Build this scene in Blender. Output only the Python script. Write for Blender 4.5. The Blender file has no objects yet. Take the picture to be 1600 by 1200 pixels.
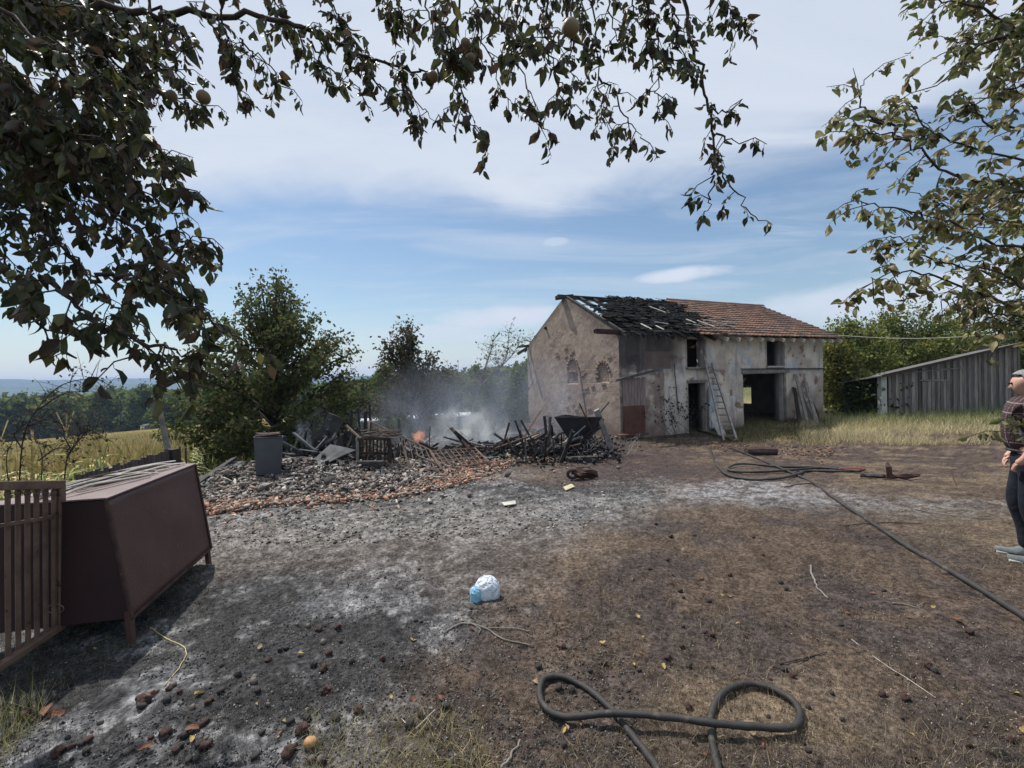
import bpy, bmesh, math, random
import numpy as np
from mathutils import Vector, Matrix, Euler
from math import sin, cos, radians, pi, hypot, atan2

S = bpy.context.scene
C = S.collection
random.seed(7)
R = np.random.default_rng(7)

# ------------------------------------------------------------------ camera, world, sun, exposure
FPX = 700.0
ROLL, PITCH, CZ = radians(1.5), radians(-0.74), 1.7
fw = Vector((0, cos(PITCH), sin(PITCH))); r0 = Vector((1, 0, 0)); u0 = r0.cross(fw)
cr = r0 * cos(ROLL) - u0 * sin(ROLL); cu = r0 * sin(ROLL) + u0 * cos(ROLL)
cam = bpy.data.objects.new('camera', bpy.data.cameras.new('camera')); C.objects.link(cam)
cam.matrix_world = Matrix(((cr.x, cu.x, -fw.x, 0), (cr.y, cu.y, -fw.y, 0), (cr.z, cu.z, -fw.z, CZ), (0, 0, 0, 1)))
cam.data.sensor_width = 36; cam.data.lens = 36 * FPX / 1600
cam.data.clip_start = 0.05; cam.data.clip_end = 20000
S.camera = cam

SUN_DIR = Vector((-0.70, 0.70, 0)).normalized() * cos(radians(60)) + Vector((0, 0, sin(radians(60))))
sl = bpy.data.lights.new('sun', 'SUN'); sl.energy = 5.0; sl.angle = radians(0.55); sl.color = (1.0, 0.95, 0.87)
so = bpy.data.objects.new('sun', sl); C.objects.link(so)
so.rotation_euler = SUN_DIR.to_track_quat('Z', 'Y').to_euler(); so.location = (0, 0, 30)

W = bpy.data.worlds.new('World'); S.world = W; W.use_nodes = True
nt = W.node_tree; N = nt.nodes; L = nt.links
for n in list(N): N.remove(n)

def node(t, **k):
    n = N.new(t)
    for a, v in k.items(): setattr(n, a, v)
    return n
def mth(op, a, b=None, c=None, clamp=False):
    n = N.new('ShaderNodeMath'); n.operation = op; n.use_clamp = clamp
    for i, v in enumerate((a, b, c)):
        if v is None: continue
        if isinstance(v, (int, float)): n.inputs[i].default_value = v
        else: L.new(v, n.inputs[i])
    return n.outputs[0]
def sstep(v, a, b):
    n = N.new('ShaderNodeMapRange'); n.interpolation_type = 'SMOOTHSTEP'
    L.new(v, n.inputs[0]); n.inputs[1].default_value = a; n.inputs[2].default_value = b
    return n.outputs[0]
out = node('ShaderNodeOutputWorld'); bg = node('ShaderNodeBackground'); L.new(bg.outputs[0], out.inputs[0])
sky = node('ShaderNodeTexSky', sky_type='NISHITA', sun_disc=False, sun_elevation=radians(60), sun_rotation=radians(-45),
           air_density=1.25, dust_density=0.35, ozone_density=2.6, altitude=150)
tc = node('ShaderNodeTexCoord'); sep = node('ShaderNodeSeparateXYZ'); L.new(tc.outputs['Generated'], sep.inputs[0])
X, Y, Z = sep.outputs
zz = mth('ADD', mth('MAXIMUM', Z, 0.0), 0.12)
cmb = node('ShaderNodeCombineXYZ'); L.new(mth('DIVIDE', X, zz), cmb.inputs[0]); L.new(mth('DIVIDE', Y, zz), cmb.inputs[1])
def wnoise(scale, detail, rough, sc=(1, 1, 1), rot=0, dist=0.0, src=None):
    mp = node('ShaderNodeMapping'); mp.inputs['Scale'].default_value = sc; mp.inputs['Rotation'].default_value = (0, 0, rot)
    L.new(src or cmb.outputs[0], mp.inputs[0])
    n = node('ShaderNodeTexNoise'); n.inputs['Scale'].default_value = scale; n.inputs['Detail'].default_value = detail
    n.inputs['Roughness'].default_value = rough; n.inputs['Distortion'].default_value = dist
    L.new(mp.outputs[0], n.inputs[0]); return n.outputs[0]
n1 = wnoise(0.55, 6, 0.55, (1, 0.7, 1), 0.25, 0.4)
n2 = wnoise(0.9, 9, 0.62, (0.55, 1.9, 1), 0.22, 0.9)
n3 = wnoise(3.0, 7, 0.6, (0.6, 1.6, 1), 0.3, 0.5)
# high veil of cloud that ends in a ragged edge above a clear band
edge = mth('ADD', Z, mth('MULTIPLY', mth('SUBTRACT', n1, 0.5), 0.34))
edge = mth('ADD', edge, mth('MULTIPLY', mth('SUBTRACT', n2, 0.5), 0.16))
veil = mth('MULTIPLY', sstep(edge, 0.31, 0.42), mth('ADD', 0.80, mth('MULTIPLY', sstep(n2, 0.3, 0.7), 0.2)))
streak = mth('MULTIPLY', sstep(n2, 0.44, 0.72), mth('MULTIPLY', sstep(Z, 0.03, 0.2), 0.46))
wisps = mth('MULTIPLY', sstep(n3, 0.5, 0.75), 0.22)
low = mth('MULTIPLY', sstep(mth('MULTIPLY', Z, -1.0), -0.16, -0.0), 0.42)
mask = mth('MAXIMUM', mth('MAXIMUM', veil, streak), mth('MAXIMUM', wisps, low))
wv = wnoise(5.0, 6, 0.6, (1, 1, 2.4), 0, 0.3, tc.outputs['Generated'])
for (px, py, wa, wb, st) in ((785, 497, .16, .032, 1), (690, 522, .2, .025, .8), (1065, 430, .10, .017, 1), (1400, 470, .3, .045, .85), (868, 378, .03, .010, .6), (1500, 505, .2, .03, .8)):
    d = fw + cr * ((px - 800) / FPX) + cu * ((600 - py) / FPX); d.normalize()
    side = Vector((d.y, -d.x, 0)).normalized()
    vn = node('ShaderNodeVectorMath', operation='DOT_PRODUCT'); L.new(tc.outputs['Generated'], vn.inputs[0]); vn.inputs[1].default_value = side
    ff = node('ShaderNodeVectorMath', operation='DOT_PRODUCT'); L.new(tc.outputs['Generated'], ff.inputs[0]); ff.inputs[1].default_value = d
    a = mth('POWER', mth('ABSOLUTE', mth('DIVIDE', vn.outputs['Value'], wa)), 2.0)
    b = mth('POWER', mth('ABSOLUTE', mth('DIVIDE', mth('SUBTRACT', Z, d.z), wb)), 2.0)
    q = mth('SUBTRACT', 1.0, mth('ADD', a, b))
    q = mth('ADD', q, mth('MULTIPLY', mth('SUBTRACT', wv, 0.5), 2.6))
    q = mth('MULTIPLY', mth('MULTIPLY', sstep(q, -0.1, 1.0), st), sstep(ff.outputs['Value'], 0.5, 0.8))
    mask = mth('MAXIMUM', mask, q)
mix = node('ShaderNodeMix', data_type='RGBA'); L.new(mask, mix.inputs[0]); 
hs = node('ShaderNodeHueSaturation'); hs.inputs['Saturation'].default_value = 1.0; hs.inputs['Value'].default_value = 1.0
L.new(sky.outputs[0], hs.inputs['Color'])
SKY_GAIN = hs
L.new(hs.outputs[0], mix.inputs[6]); mix.inputs[7].default_value = (6.5, 7.1, 8.1, 1)
L.new(mix.outputs[2], bg.inputs[0]); bg.inputs[1].default_value = 0.1

S.view_settings.view_transform = 'Standard'; S.view_settings.look = 'None'
S.view_settings.exposure = 0.12; S.view_settings.gamma = 1.0; S.view_settings.use_curve_mapping = False
S.render.engine = 'CYCLES'
S.cycles.max_bounces = 6; S.cycles.diffuse_bounces = 3; S.cycles.glossy_bounces = 2; S.cycles.transmission_bounces = 3
S.cycles.volume_bounces = 1; S.cycles.volume_step_rate = 2.0; S.cycles.volume_max_steps = 96
S.cycles.use_denoising = True

# ------------------------------------------------------------------ numeric helpers
def sm(a, b, t):
    t = np.clip((np.asarray(t, float) - a) / (b - a), 0, 1); return t * t * (3 - 2 * t)
def _h(ix, iy, s):
    n = (ix.astype(np.int64) * 374761393 + iy.astype(np.int64) * 668265263 + s * 1274126177) & 0xFFFFFFFF
    n = ((n ^ (n >> 13)) * 1274126177) & 0xFFFFFFFF
    n = n ^ (n >> 16)
    return (n & 0xFFFF) / 65535.0
def vn(x, y, s=0):
    x = np.asarray(x, float); y = np.asarray(y, float)
    ix = np.floor(x); iy = np.floor(y); fx = x - ix; fy = y - iy
    fx = fx * fx * (3 - 2 * fx); fy = fy * fy * (3 - 2 * fy)
    return (_h(ix, iy, s) * (1 - fx) + _h(ix + 1, iy, s) * fx) * (1 - fy) + (_h(ix, iy + 1, s) * (1 - fx) + _h(ix + 1, iy + 1, s) * fx) * fy
def fbm(x, y, sc, o=4, s=0, g=0.5):
    a, t, tot = 1.0, 0, 0
    x = np.asarray(x, float) / sc; y = np.asarray(y, float) / sc
    for i in range(o):
        xx = x * cos(.6 * i) - y * sin(.6 * i); yy = x * sin(.6 * i) + y * cos(.6 * i)
        t = t + a * vn(xx, yy, s + i * 17); tot += a; a *= g; x = x * 2.03; y = y * 2.03
    return t / tot          # 0..1

MOUNDS = [(-5.3, 9.3, 1.3, .34), (-3.9, 9.5, 1.1, .26), (-2.3, 10.3, 1.2, .16), (-.6, 11.3, 1.4, .22), (.9, 12.3, 1.1, .2)]
def macro(x, y):
    x = np.asarray(x, float); y = np.asarray(y, float)
    g = -0.5 * sm(4, 14, y) * (1 - .5 * sm(9, 15, x))
    d = (x + 4.6) * -.87 + (y - 12) * .5
    g = g - 1.6 * sm(0, 4, d) - .075 * np.clip(d - 2, 0, 235)
    for mx, my, mr, mh in MOUNDS:
        g = g + mh * np.exp(-((x - mx) ** 2 + (y - my) ** 2 * 1.5) / mr ** 2)
    return g
def height(x, y):
    x = np.asarray(x, float); y = np.asarray(y, float)
    r = np.hypot(x, y); k = 1 - sm(14, 30, r)
    h = macro(x, y) + k * ((fbm(x, y, 1.1, 3, 3) - .5) * .07 + (fbm(x, y, .16, 4, 9, .68) - .5) * .045)
    return h
def rays(px, py):
    a = (np.asarray(px, float) - 800) / FPX; b = (600 - np.asarray(py, float)) / FPX
    return [fw[i] + a * cr[i] + b * cu[i] for i in range(3)]
def Gn(px, py, it=14):
    dx, dy, dz = rays(px, py); z = np.zeros_like(dx) - .2
    for _ in range(it):
        t = np.clip((z - CZ) / np.minimum(dz, -.004), .1, 4000)
        x = dx * t; y = dy * t; z = z * .4 + .6 * height(x, y)
    return x, y, height(x, y)
def G(px, py, dz=0.0):
    x, y, z = Gn(np.array([px]), np.array([py])); return Vector((float(x[0]), float(y[0]), float(z[0]) + dz))
def P(px, py, dep):
    d = rays(px, py); t = dep / float(d[1]); return Vector((float(d[0]) * t, dep, CZ + float(d[2]) * t))
def hz(x, y): return float(height(np.array([x]), np.array([y]))[0])

# ------------------------------------------------------------------ object helpers
def tag(o, label=None, cat=None, group=None, kind=None):
    if label: o['label'] = label
    if cat: o['category'] = cat
    if group: o['group'] = group
    if kind: o['kind'] = kind
    return o
def empty(name, loc, label, cat, group=None, rz=0.0):
    o = bpy.data.objects.new(name, None); C.objects.link(o); o.empty_display_size = .1
    o.location = loc; o.rotation_euler = (0, 0, rz); tag(o, label, cat, group); return o
def rootinv(p):
    while p.parent: p = p.parent
    return (Matrix.Translation(p.location) @ p.rotation_euler.to_matrix().to_4x4()).inverted()
def link_mesh(name, me, mat, parent=None):
    if mat: 
        for m in (mat if isinstance(mat, (list, tuple)) else [mat]): me.materials.append(m)
    o = bpy.data.objects.new(name, me); C.objects.link(o)
    if parent: o.parent = parent
    return o
def np_mesh(name, v, f, mat, parent=None, col=None, smooth=False, world=False, uv=None):
    """v (n,3), f (m,k) constant k; col (n,3) per vertex"""
    v = np.asarray(v, np.float32)
    if world and parent:
        M = np.array(rootinv(parent)); v = v @ M[:3, :3].T + M[:3, 3]
    f = np.asarray(f, np.int32); k = f.shape[1]
    me = bpy.data.meshes.new(name)
    me.vertices.add(len(v)); me.vertices.foreach_set('co', v.astype(np.float32).ravel())
    me.loops.add(f.size); me.loops.foreach_set('vertex_index', f.ravel())
    me.polygons.add(len(f)); me.polygons.foreach_set('loop_start', np.arange(0, f.size, k, dtype=np.int32))
    me.polygons.foreach_set('loop_total', np.full(len(f), k, np.int32))
    me.update(calc_edges=True); me.validate()
    if smooth: me.polygons.foreach_set('use_smooth', np.ones(len(me.polygons), bool))
    if col is not None:
        a = me.color_attributes.new('Col', 'FLOAT_COLOR', 'POINT')
        c = np.ones((len(v), 4), np.float32); c[:, :3] = np.clip(col, 0, 1); a.data.foreach_set('color', c.ravel())
    return link_mesh(name, me, mat, parent)
def rotset(fwd, up):
    """(n,3) forward and rough up -> (n,3,3) matrices with columns x=fwd"""
    f = fwd / (np.linalg.norm(fwd, axis=1, keepdims=True) + 1e-9)
    y = np.cross(up, f); y /= (np.linalg.norm(y, axis=1, keepdims=True) + 1e-9)
    z = np.cross(f, y)
    return np.stack([f, y, z], axis=2)
def rnd_rot(n, rng=R):
    return rotset(rng.normal(size=(n, 3)), rng.normal(size=(n, 3)))
def scatter(templates, pos, rot, scl, col, which=None, rng=R):
    """templates: list of (verts, faces) with equal face size -> merged arrays"""
    n = len(pos); scl = np.asarray(scl, float)
    if scl.ndim == 1: scl = np.repeat(scl[:, None], 3, 1)
    if which is None: which = rng.integers(0, len(templates), n)
    V, Fs, Cs, off = [], [], [], 0
    for ti, (tv, tf) in enumerate(templates):
        idx = np.where(which == ti)[0]
        if not len(idx): continue
        tv = np.asarray(tv, float); tf = np.asarray(tf, int)
        vv = tv[None] * scl[idx][:, None, :]
        vv = np.einsum('nij,nvj->nvi', rot[idx], vv) + pos[idx][:, None, :]
        V.append(vv.reshape(-1, 3)); Fs.append((tf[None] + (np.arange(len(idx)) * len(tv))[:, None, None] + off).reshape(-1, tf.shape[1]))
        Cs.append(np.repeat(col[idx], len(tv), 0)); off += len(idx) * len(tv)
    return np.concatenate(V), np.concatenate(Fs), np.concatenate(Cs)

class MB:
    def __init__(s): s.v = []; s.f = []; s.m = []
    def add(s, vs, fs, m=0):
        o = len(s.v); s.v += [tuple(v) for v in vs]; s.f += [tuple(i + o for i in f) for f in fs]; s.m += [m] * len(fs); return s
    def hexa(s, p, m=0):
        return s.add(p, [(0, 3, 2, 1), (4, 5, 6, 7), (0, 1, 5, 4), (1, 2, 6, 5), (2, 3, 7, 6), (3, 0, 4, 7)], m)
    def box(s, c, d, rot=None, m=0, jit=0):
        x, y, z = d[0] / 2, d[1] / 2, d[2] / 2
        p = [Vector(q) for q in ((-x, -y, -z), (x, -y, -z), (x, y, -z), (-x, y, -z), (-x, -y, z), (x, -y, z), (x, y, z), (-x, y, z))]
        if jit: p = [q + Vector([random.uniform(-jit, jit) for _ in range(3)]) for q in p]
        if rot is not None: p = [rot @ q for q in p]
        return s.hexa([q + Vector(c) for q in p], m)
    def beam(s, a, b, w, h, up=(0, 0, 1), m=0, jit=0):
        a, b = Vector(a), Vector(b); d = (b - a); l = d.length; d.normalize()
        y = Vector(up).cross(d)
        if y.length < 1e-3: y = Vector((1, 0, 0)).cross(d)
        y.normalize(); z = d.cross(y)
        return s.box((a + b) / 2, (l, w, h), Matrix((d, y, z)).transposed(), m, jit)
    def tube(s, pts, rad, n=6, m=0, cap=True, jit=0):
        pts = [Vector(p) for p in pts]; k = len(pts)
        if not hasattr(rad, '__len__'): rad = [rad] * k
        o = len(s.v); ref = Vector((0, 0, 1)); px = None
        for i, p in enumerate(pts):
            d = (pts[min(i + 1, k - 1)] - pts[max(i - 1, 0)])
            if d.length < 1e-9: d = Vector((0, 0, 1))
            d.normalize()
            if px is None:
                px = d.cross(ref)
                if px.length < .05: px = d.cross(Vector((1, 0, 0)))
            px = (px - d * px.dot(d))
            if px.length < 1e-6: px = d.orthogonal()
            px.normalize(); py = d.cross(px)
            for j in range(n):
                a = 2 * pi * j / n; rr = rad[i] * (1 + random.uniform(-jit, jit))
                s.v.append(tuple(p + px * cos(a) * rr + py * sin(a) * rr))
        for i in range(k - 1):
            for j in range(n):
                j2 = (j + 1) % n
                s.f.append((o + i * n + j, o + i * n + j2, o + (i + 1) * n + j2, o + (i + 1) * n + j)); s.m.append(m)
        if cap:
            s.f.append(tuple(o + j for j in reversed(range(n)))); s.m.append(m)
            s.f.append(tuple(o + (k - 1) * n + j for j in range(n))); s.m.append(m)
        return s
    def blob(s, c, r, seg=10, rings=7, amp=.15, sq=(1, 1, 1), m=0, seed=None):
        rg = random.Random(seed); o = len(s.v); c = Vector(c)
        ph = [rg.uniform(0, 6.28) for _ in range(6)]
        for i in range(rings + 1):
            t = pi * i / rings
            for j in range(seg):
                a = 2 * pi * j / seg
                k = 1 + amp * (sin(3 * a + ph[0]) * sin(2 * t + ph[1]) + .6 * sin(5 * a + ph[2]) * sin(4 * t + ph[3]) + .5 * (rg.random() - .5))
                s.v.append((c.x + r * k * sq[0] * sin(t) * cos(a), c.y + r * k * sq[1] * sin(t) * sin(a), c.z + r * k * sq[2] * cos(t)))
        for i in range(rings):
            for j in range(seg):
                j2 = (j + 1) % seg
                s.f.append((o + i * seg + j, o + (i + 1) * seg + j, o + (i + 1) * seg + j2, o + i * seg + j2)); s.m.append(m)
        return s
    def build(s, name, mat, parent=None, smooth=False, world=True, bevel=0, origin=None):
        vs = s.v
        if parent and world:
            M = rootinv(parent); vs = [tuple(M @ Vector(v)) for v in vs]
        if origin is not None: vs = [(v[0] - origin[0], v[1] - origin[1], v[2] - origin[2]) for v in vs]
        me = bpy.data.meshes.new(name); me.from_pydata(vs, [], s.f)
        if any(s.m): me.polygons.foreach_set('material_index', s.m)
        if smooth: me.polygons.foreach_set('use_smooth', [True] * len(me.polygons))
        me.update()
        o = link_mesh(name, me, mat, parent)
        if origin is not None: o.location = origin
        if bevel:
            b = o.modifiers.new('b', 'BEVEL'); b.width = bevel; b.segments = 1; b.limit_method = 'ANGLE'
        return o
def piece(name, me, parent, mat4=None):
    o = bpy.data.objects.new(name, me); C.objects.link(o); o.parent = parent
    if mat4 is not None: o.matrix_basis = mat4
    return o
def curve_pts(pts, n=8):
    """Catmull-Rom through points"""
    pts = [Vector(p) for p in pts]; P0 = [pts[0] * 2 - pts[1]] + pts + [pts[-1] * 2 - pts[-2]]; o = []
    for i in range(1, len(P0) - 2):
        a, b, c, d = P0[i - 1:i + 3]
        for k in range(n):
            t = k / n
            o.append(.5 * ((2 * b) + (c - a) * t + (2 * a - 5 * b + 4 * c - d) * t * t + (3 * b - a - 3 * c + d) * t ** 3))
    o.append(pts[-1]); return o

# ------------------------------------------------------------------ materials
MATS = {}
def mat(name, c1, c2=None, scale=4.0, rough=.85, bump=.25, bscale=30.0, metal=0.0, stretch=(1, 1, 1), vcol=False, vmix=1.0, detail=6, spots=None, contrast=(.35, .65), spec=.3, transl=0.0, coord='Object', emit=None):
    if name in MATS: return MATS[name]
    m = bpy.data.materials.new(name); m.use_nodes = True; t = m.node_tree; nn = t.nodes; ll = t.links
    b = nn['Principled BSDF']; b.inputs['Roughness'].default_value = rough; b.inputs['Metallic'].default_value = metal
    b.inputs['Specular IOR Level'].default_value = spec
    tcn = nn.new('ShaderNodeTexCoord'); mp = nn.new('ShaderNodeMapping'); mp.inputs['Scale'].default_value = stretch
    ll.new(tcn.outputs[coord], mp.inputs[0])
    a = nn.new('ShaderNodeTexNoise'); a.inputs['Scale'].default_value = scale; a.inputs['Detail'].default_value = detail; a.inputs['Roughness'].default_value = .6
    ll.new(mp.outputs[0], a.inputs[0])
    rp = nn.new('ShaderNodeMapRange'); rp.inputs[1].default_value = contrast[0]; rp.inputs[2].default_value = contrast[1]; ll.new(a.outputs[0], rp.inputs[0])
    mx = nn.new('ShaderNodeMix'); mx.data_type = 'RGBA'; ll.new(rp.outputs[0], mx.inputs[0])
    c2 = c2 or tuple(x * .6 for x in c1)
    mx.inputs[6].default_value = (*c1, 1); mx.inputs[7].default_value = (*c2, 1)
    colr = mx.outputs[2]
    if vcol:
        at = nn.new('ShaderNodeAttribute'); at.attribute_name = 'Col'
        mm = nn.new('ShaderNodeMix'); mm.data_type = 'RGBA'; mm.blend_type = 'MULTIPLY'; mm.inputs[0].default_value = vmix
        ll.new(at.outputs[0], mm.inputs[6]); ll.new(colr, mm.inputs[7]); colr = mm.outputs[2]
    if spots:
        sc, thr, sc_col = spots
        s2 = nn.new('ShaderNodeTexNoise'); s2.inputs['Scale'].default_value = sc; s2.inputs['Detail'].default_value = 8; s2.inputs['Roughness'].default_value = .65
        ll.new(mp.outputs[0], s2.inputs[0])
        r2 = nn.new('ShaderNodeMapRange'); r2.inputs[1].default_value = thr; r2.inputs[2].default_value = thr + .08; ll.new(s2.outputs[0], r2.inputs[0])
        m2 = nn.new('ShaderNodeMix'); m2.data_type = 'RGBA'; ll.new(r2.outputs[0], m2.inputs[0]); ll.new(colr, m2.inputs[6]); m2.inputs[7].default_value = (*sc_col, 1); colr = m2.outputs[2]
    ll.new(colr, b.inputs['Base Color'])
    if bump:
        n2 = nn.new('ShaderNodeTexNoise'); n2.inputs['Scale'].default_value = bscale; n2.inputs['Detail'].default_value = 5; ll.new(mp.outputs[0], n2.inputs[0])
        bp = nn.new('ShaderNodeBump'); bp.inputs['Strength'].default_value = bump; bp.inputs['Distance'].default_value = .02
        ll.new(n2.outputs[0], bp.inputs['Height']); ll.new(bp.outputs[0], b.inputs['Normal'])
    if transl:
        tr = nn.new('ShaderNodeBsdfTranslucent'); ll.new(colr, tr.inputs[0]); ms = nn.new('ShaderNodeMixShader'); ms.inputs[0].default_value = transl
        ll.new(b.outputs[0], ms.inputs[1]); ll.new(tr.outputs[0], ms.inputs[2]); ll.new(ms.outputs[0], nn['Material Output'].inputs[0])
    if emit:
        b.inputs['Emission Color'].default_value = (*emit[0], 1); b.inputs['Emission Strength'].default_value = emit[1]
    MATS[name] = m; return m

m_leaf = mat('leaf_near', (1, 1, 1), (.75, .7, .6), 30, .42, .3, 60, vcol=True, transl=.32, spec=.4)
m_foli = mat('leaf_far', (1, 1, 1), (.7, .7, .65), 1.2, .8, 0, vcol=True, transl=.36, spec=.15)
m_bark = mat('bark', (.07, .055, .045), (.03, .025, .02), 14, .95, .6, 40, stretch=(1, 1, .3))
m_palebark = mat('pale_bark', (.22, .2, .18), (.12, .1, .09), 10, .95, .5, 40)
m_char = mat('charred_wood', (.018, .017, .017), (.05, .048, .047), 6, .75, .8, 25, stretch=(1, 1, 1), spots=(9, .66, (.16, .16, .16)))
m_wood = mat('weathered_wood', (.17, .16, .15), (.09, .085, .08), 5, .9, .5, 30, stretch=(6, 6, .6), vcol=True)
m_greywood = mat('grey_wood', (.25, .23, .2), (.13, .12, .11), 6, .9, .5, 30)
m_palewood = mat('pale_wood', (.55, .52, .48), (.33, .3, .27), 6, .9, .3, 30)
m_darkwood = mat('dark_wood', (.055, .04, .032), (.025, .018, .015), 8, .85, .5, 30)
m_rust = mat('rusty_metal', (.10, .06, .045), (.045, .028, .024), 7, .75, .4, 60, metal=.25, spots=(16, .62, (.16, .075, .04)))
m_rustpale = mat('rusted_pale_rail', (.21, .15, .12), (.11, .075, .06), 7, .8, .4, 60, metal=.1)
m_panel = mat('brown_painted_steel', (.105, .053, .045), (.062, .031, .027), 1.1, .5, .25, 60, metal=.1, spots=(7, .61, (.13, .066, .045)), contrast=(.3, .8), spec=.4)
m_panelend = mat('shaded_brown_steel', (.045, .022, .022), (.03, .015, .015), 2, .6, .15, 90, metal=.1)  # same brown steel, shade of end and back faces put into the colour
m_burntmetal = mat('burnt_sheet_metal', (.085, .09, .10), (.04, .042, .05), 3, .55, .3, 15, metal=.4, spots=(5, .6, (.2, .13, .1)))
m_paleash = mat('ash_grey_metal', (.14, .145, .15), (.07, .072, .075), 3, .85, .3, 20, metal=0, spec=.1)
m_hose = mat('hose_rubber', (.036, .033, .031), (.022, .02, .02), 6, .6, .3, 260, spots=(11, .56, (.075, .062, .05)), spec=.4)
m_plaster = mat('plaster', (1, 1, 1), (.78, .76, .74), 2.2, .95, .45, 26, vcol=True, spots=None)
m_tile = mat('clay_tile', (1, 1, 1), (.62, .58, .56), 3.0, .9, .5, 25, vcol=True)
m_chartile = mat('charred_tile', (.022, .021, .022), (.009, .009, .010), 4, 1.0, .5, 25, spec=.05)
m_rubble = mat('rubble_mix', (1, 1, 1), (.65, .65, .65), 14, .95, 0, 50, vcol=True)
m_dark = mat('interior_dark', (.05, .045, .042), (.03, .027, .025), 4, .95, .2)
m_ground = mat('ground', (1.5, 1.5, 1.5), (.34, .33, .33), 34, .97, 1.0, 120, vcol=True, spots=None, detail=12, contrast=(.34, .66), spec=.1)
m_grass = mat('grass_blades', (1, 1, 1), (.7, .7, .7), 3, .85, 0, vcol=True, transl=.2)
m_hill = mat('hill_forest', (.07, .10, .05), (.03, .05, .025), .02, .95, 0, detail=10)

def pick(cols, n, rng=R, var=.2, p=None):
    c = np.array(cols, float)[rng.choice(len(cols), n, p=p)]
    return c * (1 + rng.uniform(-var, var, (n, 1)))

# ------------------------------------------------------------------ ground sheet (polar grid, fine in front of the viewer)
def ground():
    f1 = np.linspace(-60, 60, 760); b = np.linspace(60, 300, 60)[1:-1]
    ang = np.radians(np.concatenate([f1, b])); n = len(ang)
    r = [.4]
    while r[-1] < 14: r.append(r[-1] * 1.0095)
    while r[-1] < 60: r.append(r[-1] * 1.02)
    while r[-1] < 4200: r.append(r[-1] * 1.09)
    r = np.array(r); A, RR = np.meshgrid(ang, r)
    x = (RR * np.sin(A)).ravel(); y = (RR * np.cos(A)).ravel(); z = height(x, y)
    v = np.stack([x, y, z], 1); m = len(r)
    i = np.arange(m - 1)[:, None] * n; j = np.arange(n)[None, :]; j2 = (j + 1) % n
    f = np.stack([i + j, i + j2, i + n + j2, i + n + j], 2).reshape(-1, 4)
    v = np.concatenate([v, [[0, 0, hz(0, 0)]]])
    col = gcol(v[:, 0], v[:, 1])
    o = np_mesh('ground', v, f, m_ground, col=col, smooth=True)
    me = o.data
    # close the small hole under the viewer's feet
    mb = MB(); mb.add([tuple(v[k]) for k in range(n)] + [(0, 0, hz(0, 0))], [(k, (k + 1) % n, n) for k in range(n)])
    tag(o, kind='structure'); return o
def sdline(x, y, a, b):
    dx, dy = b[0] - a[0], b[1] - a[1]; l = hypot(dx, dy); return ((x - a[0]) * dy - (y - a[1]) * dx) / l
def blobw(x, y, c, ra, rb, ang=0):
    dx = x - c[0]; dy = y - c[1]; u = dx * cos(ang) + dy * sin(ang); w = -dx * sin(ang) + dy * cos(ang)
    return np.exp(-((u / ra) ** 2 + (w / rb) ** 2) ** 1.3)
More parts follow.
